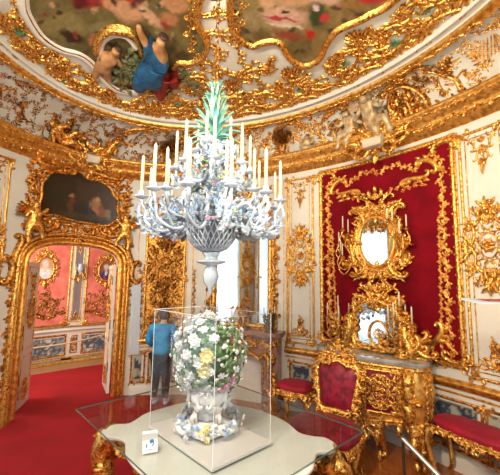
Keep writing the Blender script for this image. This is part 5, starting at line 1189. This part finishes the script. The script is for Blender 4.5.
# ------------------------------------------------------------------ porcelain flower vase inside
VX, VY, VZ = .07, -.04, .799
fv = empty('flower_vase', (VX, VY, VZ), HEAD-pi/2, 'white porcelain vase with cherubs and a big bouquet of white porcelain flowers, inside the case', 'vase')
m = M(); m.lathe([(0, 0), (.18, 0), (.19, .012), (.18, .028), (.14, .04), (.12, .045), (.11, .055), (.0, .06)], n=48, wob=lambda a, z: .10*cos(4*a)); m.build('plinth', porc_white, fv)
m = M()
for k in range(4):
    a = pi/4+k*pi/2; q = M(); q.scr('C', 0, .03, .13, 0, 1, .16, .25, lv=3); q.shell(0, .045, .045, pi/2); q.mapd(planemap((.20*cos(a), .20*sin(a), 0), (-sin(a), cos(a), 0), (0, 0, 1))); m.join(q)
m.build('plinth_scrolls', porc_white, fv)
for k in range(4):
    a = k*pi/2+.75; m = M(); c = Vector((.085*cos(a), .085*sin(a), 0))
    J = [(c.x, c.y, .10, .028), (c.x*1.1, c.y*1.1, .14, .03), (c.x*1.15, c.y*1.15, .175, .014), (c.x*1.18, c.y*1.18, .20, .024), (c.x*1.6, c.y*1.6, .10, .02), (c.x*1.6, c.y*1.6, .06, .014), (c.x*.9, c.y*.9, .22, .012), (c.x*1.4-c.y*.4, c.y*1.4+c.x*.4, .15, .012)]
    ob = skinmesh('porcelain_cherub', J, [(0, 1), (1, 2), (2, 3), (0, 4), (4, 5), (1, 6), (1, 7)], mat('cherub_%d' % k, (.82, .74, .70), .15, coat=.5), None, 1); ob.parent = fv
m = M(); m.lathe([(0, .06), (.08, .07), (.06, .10), (.06, .12), (.10, .16), (.135, .20), (.14, .24), (.12, .27), (.145, .30), (.13, .31), (0, .30)], n=28, wob=lambda a, z: .05*cos(8*a)); m.build('vase_body', porc_white, fv)
m = M()
for k in range(8):
    a = k*pi/4+.3; q = M(); q.scr('C', 0, .22, .10, pi/2, (-1)**k, .12, .2, lv=3); q.shell(0, .18, .035, -pi/2); q.flower(0, .27, .018)
    q.mapd(planemap((.132*cos(a), .132*sin(a), 0), (-sin(a), cos(a), 0), (0, 0, 1))); m.join(q)
m.build('vase_relief', porc_white, fv)
m = M(); r = random.Random(3)
for k in range(46):
    a = r.uniform(0, 2*pi); rr = r.uniform(.17, .23); q = M(); q.flower(0, 0, r.uniform(.012, .02), 5, 0, .7); q.mapd(planemap((rr*cos(a), rr*sin(a), r.uniform(.02, .09)), (-sin(a), cos(a), 0), (cos(a)*.3, sin(a)*.3, 1))); m.join(q)
m.build('applied_blossoms', porc_blue, fv)
m = M()
for k in range(60):
    a = r.uniform(0, 2*pi); rr = r.uniform(.16, .25); q = M(); q.flower(0, 0, r.uniform(.012, .022), 5, 0, .7); q.mapd(planemap((rr*cos(a), rr*sin(a), r.uniform(.01, .07)), (-sin(a), cos(a), 0), (cos(a)*.3, sin(a)*.3, 1))); m.join(q)
m.build('applied_blossoms', porc_white, fv)
m = M()
for k in range(8): q = M(); q.flower(0, 0, .022, 6, 0, .8); q.mapd(planemap((.02*cos(k), -.215+.01*sin(k*2), .01+.011*k), (1, 0, 0), (0, -.3, 1))); m.join(q)
m.build('applied_blossoms', porc_yel, fv)
def blossom(r, np_=7, cup=.5):
    m = M()
    for ring_, (rr, el, sz) in enumerate(((r*.55, .15, r*.62), (r*.30, .75, r*.48))):
        for k in range(np_ if ring_ == 0 else np_-2):
            a = 2*pi*k/(np_ if ring_ == 0 else np_-2)+ring_*.4; q = M(); q.leaf(0, 0, pi/2, sz*1.5, sz*.62, 0, .35, n=4, lob=0); q.mapd(planemap((cos(a)*r*.12, sin(a)*r*.12, ring_*r*.1), (-sin(a), cos(a), 0), (cos(a)*cos(el), sin(a)*cos(el), sin(el)))); m.join(q)
    m.ball((0, 0, r*.3), r*.26, 8, 4); return m
bl_w = [blossom(.036).build('blossom', porc_white, fv), blossom(.028, 6).build('blossom', porc_white, fv)]
bl_y = blossom(.052, 9).build('blossom', porc_yel, fv); bl_p = blossom(.042, 8).build('blossom', porc_pink, fv)
tag(bl_y, 'yellow blossom'); tag(bl_p, 'pink blossom')
q = M(); q.leaf(0, 0, 0, .09, .02, .5, .3, n=5, lob=.2); q.leaf(.01, .0, 1.0, .07, .016, .5, .3, n=4); q.leaf(.0, .0, -1.0, .07, .016, -.5, .3, n=4); lfp = q.build('leaf_cluster', leafg, fv)
BC = Vector((.0, .0, .49))
def place(o, first, dirv, rad, roll=0, sc=1):
    c = o if first else o.copy()
    if not first: COL.objects.link(c)
    dv = Vector(dirv).normalized(); pos = BC+Vector((dv.x*.21, dv.y*.19, dv.z*.245))*rad; c.parent = fv
    c.matrix_local = Matrix.Translation(pos) @ dv.to_track_quat('Z', 'Y').to_matrix().to_4x4() @ Matrix.Rotation(roll, 4, 'Z') @ Matrix.Scale(sc, 4); return c
r = random.Random(21); used = set()
def fib(n, k): z = 1-2*(k+.5)/n; a = k*2.39996; return (sqrt(1-z*z)*cos(a), sqrt(1-z*z)*sin(a), z)
for k in range(96):
    d = fib(96, k)
    if d[2] < -.75: continue
    right = d[0] > .25; w_ = bl_w[1] if (right or (k % 3 == 0 and d[0] > -.1)) else bl_w[0]; f = w_.name not in used; used.add(w_.name)
    place(w_, f, d, r.uniform(.98, 1.30), r.uniform(0, 6), r.uniform(.85, 1.2) if not right else r.uniform(.65, .95))
place(bl_y, True, (.02, -1, .12), 1.14); place(bl_y, False, (-.02, -1, -.22), 1.14, 1); place(bl_p, True, (.75, -.7, -.85), 1.10); place(bl_p, False, (.9, -.5, -.6), 1.12, 1, .9); place(bl_p, False, (.6, -.8, -1.1), 1.1, 1, .8)
for k in range(96):
    d = fib(96, k); dd = (d[0]+.75*(k % 2), d[1]-.1, d[2]); place(lfp, k == 0, dd, r.uniform(.84, 1.22), r.uniform(0, 6), r.uniform(.6, .95))
m = M(); r = random.Random(77)
for k in range(190):
    d = Vector(fib(190, k))
    if d.z < -.8: continue
    q = M(); q.flower(0, 0, r.uniform(.008, .015), 5, 0, .8); dn = d.normalized(); c = BC+Vector((dn.x*.21, dn.y*.19, dn.z*.245))*r.uniform(1.05, 1.32); s1 = dn.orthogonal().normalized(); q.mapd(planemap(c, s1, dn.cross(s1))); m.join(q)
tag(m.build('small_blossoms', porc_white, fv), kind='stuff')
m = M(); m.ball((BC.x, BC.y, BC.z), 1, 16, 10, (.17, .155, .20)); m.build('foliage_core', leafg, fv)
# ================================================================== CHANDELIER
cz = empty('chandelier', (0, 0, 2.0), 0, 'large white porcelain chandelier with many candles and a turquoise leaf plume, hanging in the middle', 'chandelier')
Z = lambda z: z-2.0
m = M(); m.lathe([(0, Z(2.02)), (.05, Z(2.03)), (.12, Z(2.07)), (.145, Z(2.15)), (.175, Z(2.22)), (.185, Z(2.26)), (.175, Z(2.27)), (.12, Z(2.2)), (.05, Z(2.14)), (0, Z(2.13))], n=48, wob=lambda a, z: .05*cos(12*a)); m.build('basket_bowl', porc_hole_shade, cz)
m = M()
for k in range(28):          # pierced basket work over the bowl
    for sg in (1, -1):
        pts = []
        for j in range(8): q = j/7; a = 2*pi*k/28+sg*q*.6; rr = .08+.125*sin(q*pi/2); pts.append((rr*cos(a), rr*sin(a), Z(2.045+.22*q**1.5))) 
        m.tube(pts, .006, 4, False)
for z, rr in ((2.045, .08), (2.27, .208), (2.255, .202)): m.tube([(rr*cos(k*pi/24), rr*sin(k*pi/24), Z(z)) for k in range(49)], .009, 5, False)
m.build('basket_lattice', porcelain, cz)
m = M(); m.lathe([(0, Z(1.70)), (.012, Z(1.72)), (.02, Z(1.76)), (.05, Z(1.80)), (.06, Z(1.86)), (.045, Z(1.91)), (.03, Z(1.93)), (.10, Z(1.95)), (.11, Z(1.965)), (.04, Z(1.98)), (.05, Z(2.0)), (.07, Z(2.03)), (0, Z(2.04))], n=24, wob=lambda a, z: .05*cos(8*a)); m.build('pendant_vase', porcelain, cz)
m = M(); m.lathe([(0, Z(2.13)), (.06, Z(2.14)), (.05, Z(2.25)), (.09, Z(2.33)), (.10, Z(2.40)), (.05, Z(2.47)), (.045, Z(2.54)), (.08, Z(2.60)), (.085, Z(2.68)), (.05, Z(2.74)), (.06, Z(2.80)), (.09, Z(2.86)), (.06, Z(2.92)), (0, Z(2.94))], n=28, wob=lambda a, z: .06*cos(6*a+z*20)); m.build('central_stem', porcelain, cz)
def arm(n, R_, z0, z1, dip, cl, off, sw=.0):
    m = M(); pts = spline([(.07, 0, Z(z0)), (R_*.32, .02, Z(z0-dip*.15)), (R_*.48, .03, Z(z0-dip*.8)), (R_*.70, .02, Z(z0-dip*1.05)), (R_*.92, -.01, Z(z0-dip*.75)), (R_*.93, -.02, Z(z0-dip*.4)), (R_*.98, 0, Z(z1-.05)), (R_, 0, Z(z1))], 5, False)
    m.tube(pts, lambda q: .015-.005*q, 7)
    pm_ = planemap((0, 0, 0), (1, 0, 0), (0, 0, 1)); q = M()
    q.scr('C', R_*.55, Z(z0-dip*.2), R_*.34, .4, -1, .09, .1, lv=4); q.scr('S', R_*.75, Z(z0-dip*.7), R_*.3, .9, 1, .09, .1, lv=3); q.scr('C', R_*.93, Z(z0-dip*.95), R_*.26, .5, 1, .085, .11, lv=3); q.scr('C', R_*.62, Z(z0-dip*.9), R_*.24, -.3, -1, .085, .11, lv=3); q.scr('C', R_*1.04, Z(z0-dip*.3), R_*.18, 1.6, 1, .12, .14, lv=3); q.leaf(R_*.95, Z(z0-dip*.6), .2, .10, .022, 1.6); q.leaf(R_*.6, Z(z0-dip*.9), -1.2, .09, .02, 1.4); q.leaf(R_*.85, Z(z0-dip), -.6, .09, .02, 1.4)
    m.join(q, lambda p: pm_(p.x, p.y, p.z))
    for k in range(5): q = M(); q.flower(0, 0, .019, 5, 0, .8); q.mapd(planemap((R_*(.4+.14*k), -.012*(-1)**k, Z(z0-dip*(.5+.1*k))+.02), (1, 0, 0), (0, 0, 1))); m.join(q)
    ar0 = m.build('arm', porcelain, cz)
    m = M(); m.lathe([(0, Z(z1)-.01), (.018, Z(z1)-.005), (.046, Z(z1)+.008), (.05, Z(z1)+.016), (.018, Z(z1)+.012), (.022, Z(z1)+.04), (.018, Z(z1)+.055), (0, Z(z1)+.055)], R_, 0, 0, 14, wob=lambda a, z: .08*cos(6*a)); m.build('drip_pan', porcelain, ar0)
    m = M(); m.lathe([(0, 0), (.0125, 0), (.0105, cl), (.003, cl+.01), (0, cl+.02)], R_, 0, Z(z1)+.05, 8); m.build('candle', wax, ar0)
    m = M()
    for k in range(4): q = M(); q.flower(0, 0, .014, 5, 0, .8); q.mapd(planemap((R_*(.45+.15*k), -.02, Z(z0-dip*(.3+.15*k))+.01), (1, 0, 0), (0, 0, 1))); m.join(q)
    tag(m.build('arm_flowers', (porc_blue, porc_pink, porc_yel)[n % 3], ar0), kind='stuff')
    for k in range(n):
        if k == 0: c = ar0
        else: c = dup(ar0, parent=cz)
        c.rotation_euler = (0, 0, 2*pi*k/n+off)
arm(12, .53, 2.40, 2.41, .22, .26, .1); arm(9, .37, 2.44, 2.47, .15, .26, .3); arm(8, .29, 2.66, 2.67, .11, .26, .15); arm(4, .14, 2.84, 2.85, .06, .20, .5)
def stick(col, name, n, rl, zl, sz, seed, lf_=False):
    m = M(); r = random.Random(seed)
    for k in range(n):
        a = r.uniform(0, 2*pi); z = r.uniform(*zl); rr = rl(z)*r.uniform(.85, 1.15); q = M()
        if lf_: q.leaf(0, 0, r.uniform(.3, 2.8), sz*3, sz*.8, r.uniform(-1.5, 1.5), .5, n=4)
        else: q.flower(0, 0, sz*r.uniform(.7, 1.2), 5, 0, .8)
        q.mapd(planemap((rr*cos(a), rr*sin(a), Z(z)), (-sin(a), cos(a), 0), (cos(a)*.2, sin(a)*.2, 1))); m.join(q)
    tag(m.build(name, col, cz), kind='stuff')
rb = lambda z: .07+.185*max(0, min(1, (z-2.03)/.25))**.6 if z < 2.32 else .11
stick(porcelain, 'rim_flowers', 70, lambda z: .21, (2.22, 2.32), .022, 1); stick(porcelain, 'stem_flowers', 80, lambda z: .085, (2.35, 2.92), .028, 2); stick(porc_blue, 'painted_flowers', 34, lambda z: .27 if z < 2.35 else .12, (2.2, 2.8), .02, 3)
stick(porc_pink, 'painted_flowers', 22, lambda z: .27 if z < 2.35 else .12, (2.2, 2.8), .018, 4); stick(porc_yel, 'painted_flowers', 24, lambda z: .27 if z < 2.35 else .12, (2.2, 2.8), .018, 5); stick(leafg, 'small_leaves', 40, lambda z: .26 if z < 2.35 else .12, (2.2, 2.8), .016, 6, True)
stick(porcelain, 'porcelain_leaves', 60, lambda z: .12 if z > 2.35 else .20, (2.15, 2.9), .03, 7, True)
m = M()
for j, (z, n, L, t, wd) in enumerate(((2.92, 10, .15, .35, .017), (2.94, 10, .19, .75, .018), (2.99, 9, .20, 1.15, .018), (3.06, 8, .18, 1.35, .017), (3.13, 7, .16, 1.42, .016), (3.22, 7, .11, 1.15, .013), (3.25, 8, .09, .7, .012), (3.28, 6, .12, 1.4, .012), (3.37, 6, .07, .8, .009))):
    for k in range(n):
        a = 2*pi*k/n+j*.4; q = M(); q.leaf(0, 0, 0, L, wd, -.0, .18, n=6, lob=.08)
        q.mapd(lambda u, v, d: Vector((u*cos(t)+.6*u*u/L*sin(.9)*.5, v, u*sin(t)-.55*u*u/L*(1.3-t)+d))); ca, sa = cos(a), sin(a)
        m.join(q, lambda p: Vector((ca*(p.x+.02)-sa*p.y, sa*(p.x+.02)+ca*p.y, Z(z)+p.z)))
m.tube([(0, 0, Z(2.9)), (0, 0, Z(3.1)), (0, 0, Z(3.42))], [.035, .022, .012], 8); m.build('leaf_plume', turq, cz)
m = M(); z = 3.43; k = 0
while z < 4.33:
    c = [(.0 if k % 2 else .016*cos(2*pi*i/10), .016*cos(2*pi*i/10) if k % 2 else 0, Z(z)+.026*sin(2*pi*i/10)) for i in range(11)]; m.tube(c, .0045, 5, False); z += .042; k += 1
m.build('chain', gold_deep, cz)
m = M(); m.lathe([(0, Z(4.30)), (.05, Z(4.31)), (.07, Z(4.335)), (0, Z(4.34))], n=16); m.build('ceiling_hook', gold, cz)
# ================================================================== PERSON
ps = empty('person', (-2.50, 1.02, .012), atan2(.75, -.66)-pi/2, 'dark-haired person in blue jacket and black trousers, back turned, behind the display case', 'person')
s = 1.36/1.70; r_ = lambda L: [(x*s, y*s, z*s, q*s) for x, y, z, q in L]
skinmesh('body', r_([(0, 0, .92, .13), (0, .02, 1.10, .12), (0, .02, 1.30, .13), (0, .03, 1.42, .06), (0, .07, 1.50, .05), (0, .09, 1.58, .085), (0, .08, 1.65, .07),
    (.17, .01, 1.36, .06), (.24, -.0, 1.12, .045), (.20, .16, .98, .036), (.17, .24, .98, .03), (-.17, .01, 1.36, .06), (-.24, 0, 1.12, .045), (-.20, .16, 1.0, .036), (-.17, .24, 1.02, .03),
    (.09, 0, .86, .09), (.10, .01, .48, .062), (.10, -.02, .09, .04), (.10, .12, .035, .03), (-.09, 0, .86, .09), (-.10, .03, .48, .062), (-.11, -.02, .09, .04), (-.11, .12, .035, .03)]),
    [(0, 1), (1, 2), (2, 3), (3, 4), (4, 5), (5, 6), (2, 7), (7, 8), (8, 9), (9, 10), (2, 11), (11, 12), (12, 13), (13, 14), (0, 15), (15, 16), (16, 17), (17, 18), (0, 19), (19, 20), (20, 21), (21, 22)], skin, None, 2).parent = ps
skinmesh('jacket', r_([(0, 0, .84, .19), (0, .01, .98, .18), (0, .02, 1.15, .17), (0, .02, 1.32, .165), (0, .03, 1.42, .09), (.19, .0, 1.35, .085), (.27, -.01, 1.12, .07), (.22, .15, .98, .055), (-.19, 0, 1.35, .085), (-.27, -.01, 1.12, .07), (-.22, .15, 1.0, .055)]),
    [(0, 1), (1, 2), (2, 3), (3, 4), (3, 5), (5, 6), (6, 7), (3, 8), (8, 9), (9, 10)], jacket, None, 2).parent = ps
skinmesh('trousers', r_([(0, 0, .86, .15), (.10, 0, .80, .115), (.10, .01, .48, .085), (.10, -.01, .10, .06), (-.10, 0, .80, .115), (-.10, .03, .48, .085), (-.11, -.01, .10, .06)]), [(0, 1), (1, 2), (2, 3), (0, 4), (4, 5), (5, 6)], trousers, None, 2).parent = ps
skinmesh('hair', r_([(0, .03, 1.48, .075), (0, .05, 1.56, .105), (0, .06, 1.63, .095), (0, .07, 1.68, .06)]), [(0, 1), (1, 2), (2, 3)], hair, None, 2).parent = ps
for f in (1, -1):
    m = M(); m.ball((f*.105*s, .05*s, .035*s+.0), .05*s, 12, 6, (.85, 2.3, .8)); m.build('shoe', shoe, ps)
    m = M(); m.ball((f*.17*s, .26*s, .99*s), .032*s, 8, 5, (1, 1.2, .8))
    for k in range(4): m.tube([((f*.17+(k-1.5)*.016)*s, .28*s, .99*s), ((f*.17+(k-1.5)*.02)*s, .32*s, .985*s), ((f*.17+(k-1.5)*.02)*s, .345*s, .965*s)], .0085*s, 6)
    m.tube([((f*.14)*s, .25*s, .99*s), ((f*.12)*s, .29*s, 1.0*s)], .010*s, 6); m.build('hand', skin, ps)
# ================================================================== BARRIER RAIL at the lower right
steel = mat('brushed_steel', (.42, .40, .38), .35, .8)
q0 = at(403, 438, .50); q1 = at(444, 480, .50)
bp = empty('barrier_rail', (q0.x, q0.y, 0), 0, 'low metal barrier post with a polished rail in front of the commode', 'barrier')
m = M(); m.lathe([(0, 0), (.10, 0), (.10, .01), (.02, .02), (.012, .03), (.012, .50), (.016, .505), (0, .515)], n=16); m.build('post', iron, bp)
m = M(); dv = (q1-q0); m.tube([(0, 0, .49), (dv.x*1.8, dv.y*1.8, .49)], .018, 8); m.build('rail', steel, bp)
m = M(); m.lathe([(0, 0), (.09, 0), (.09, .01), (.02, .02), (.012, .03), (.012, .48), (0, .49)], dv.x*1.75, dv.y*1.75, 0, 16); m.build('post', iron, bp)
# clear sheet on the wall strip, its white-lit look put into the colour
pn = empty('acrylic_panel', wmap(158.6, .62, .03)(0, 0, 0), 0, 'narrow clear protective sheet fixed to the wall strip right of the door', 'panel')
lit_sheet = bpy.data.materials.new('white_lit_sheet'); lit_sheet.use_nodes = True; nt = lit_sheet.node_tree; nt.nodes.clear()
_o = nt.nodes.new('ShaderNodeOutputMaterial'); _t = nt.nodes.new('ShaderNodeBsdfTransparent'); _d = nt.nodes.new('ShaderNodeBsdfPrincipled'); _x = nt.nodes.new('ShaderNodeMixShader')
_d.inputs['Base Color'].default_value = (.80, .86, .90, 1); _d.inputs['Roughness'].default_value = .15; _x.inputs[0].default_value = .55
nt.links.new(_t.outputs[0], _x.inputs[1]); nt.links.new(_d.outputs[0], _x.inputs[2]); nt.links.new(_x.outputs[0], _o.inputs[0])
m = M(); m.sh = False; ls = local(pn); pw = wmap(158.6, 0, .03)
for sg in (0, .006): m.F(*[m.P(ls(pw(u, v, sg))) for u, v in ((-.07, .62), (.09, .62), (.06, 1.74), (-.07, 1.78))])
m.build('sheet', lit_sheet, pn)
m = M()
for u, v in ((-.05, .66), (.06, .66), (-.05, 1.7), (.04, 1.68)): m.dome(u, v, .008, .01, .006)
m.mapd(lambda u, v, d: ls(pw(u, v, d))); m.build('fixing', chrome, pn)
# reading panel on a post at the right edge
q0 = at(470, 301, 1.70); q1 = at(499, 305, 1.70); X_ = Vector((_rt.x, _rt.y, 0)); F_ = Vector((cos(HEAD), sin(HEAD), 0))
ip = empty('reading_stand', (q0.x+X_.x*.25, q0.y+X_.y*.25, 0), HEAD-pi/2, 'pale tilted reading panel on a post, cut by the right edge', 'sign')
m = M(); m.box(-.25, .25, -.10, .10, -.006, .006, Matrix.Translation((0, 0, 1.70)) @ Matrix.Rotation(R(4), 4, 'X')); m.build('panel', mat('pale_blue_panel', (.62, .78, .88), .25), ip)
m = M(); m.box(-.16, .10, -.05, .05, .0065, .010, Matrix.Translation((0, 0, 1.70)) @ Matrix.Rotation(R(4), 4, 'X')); m.build('leaflet', mat('red_leaflet', (.35, .04, .02), .5), ip)
m = M(); m.tube([(.06, 0, .02), (.06, 0, 1.69)], .015, 10); m.lathe([(0, 0), (.13, 0), (.13, .012), (0, .02)], .06, 0, 0, 20); m.build('post', steel, ip)
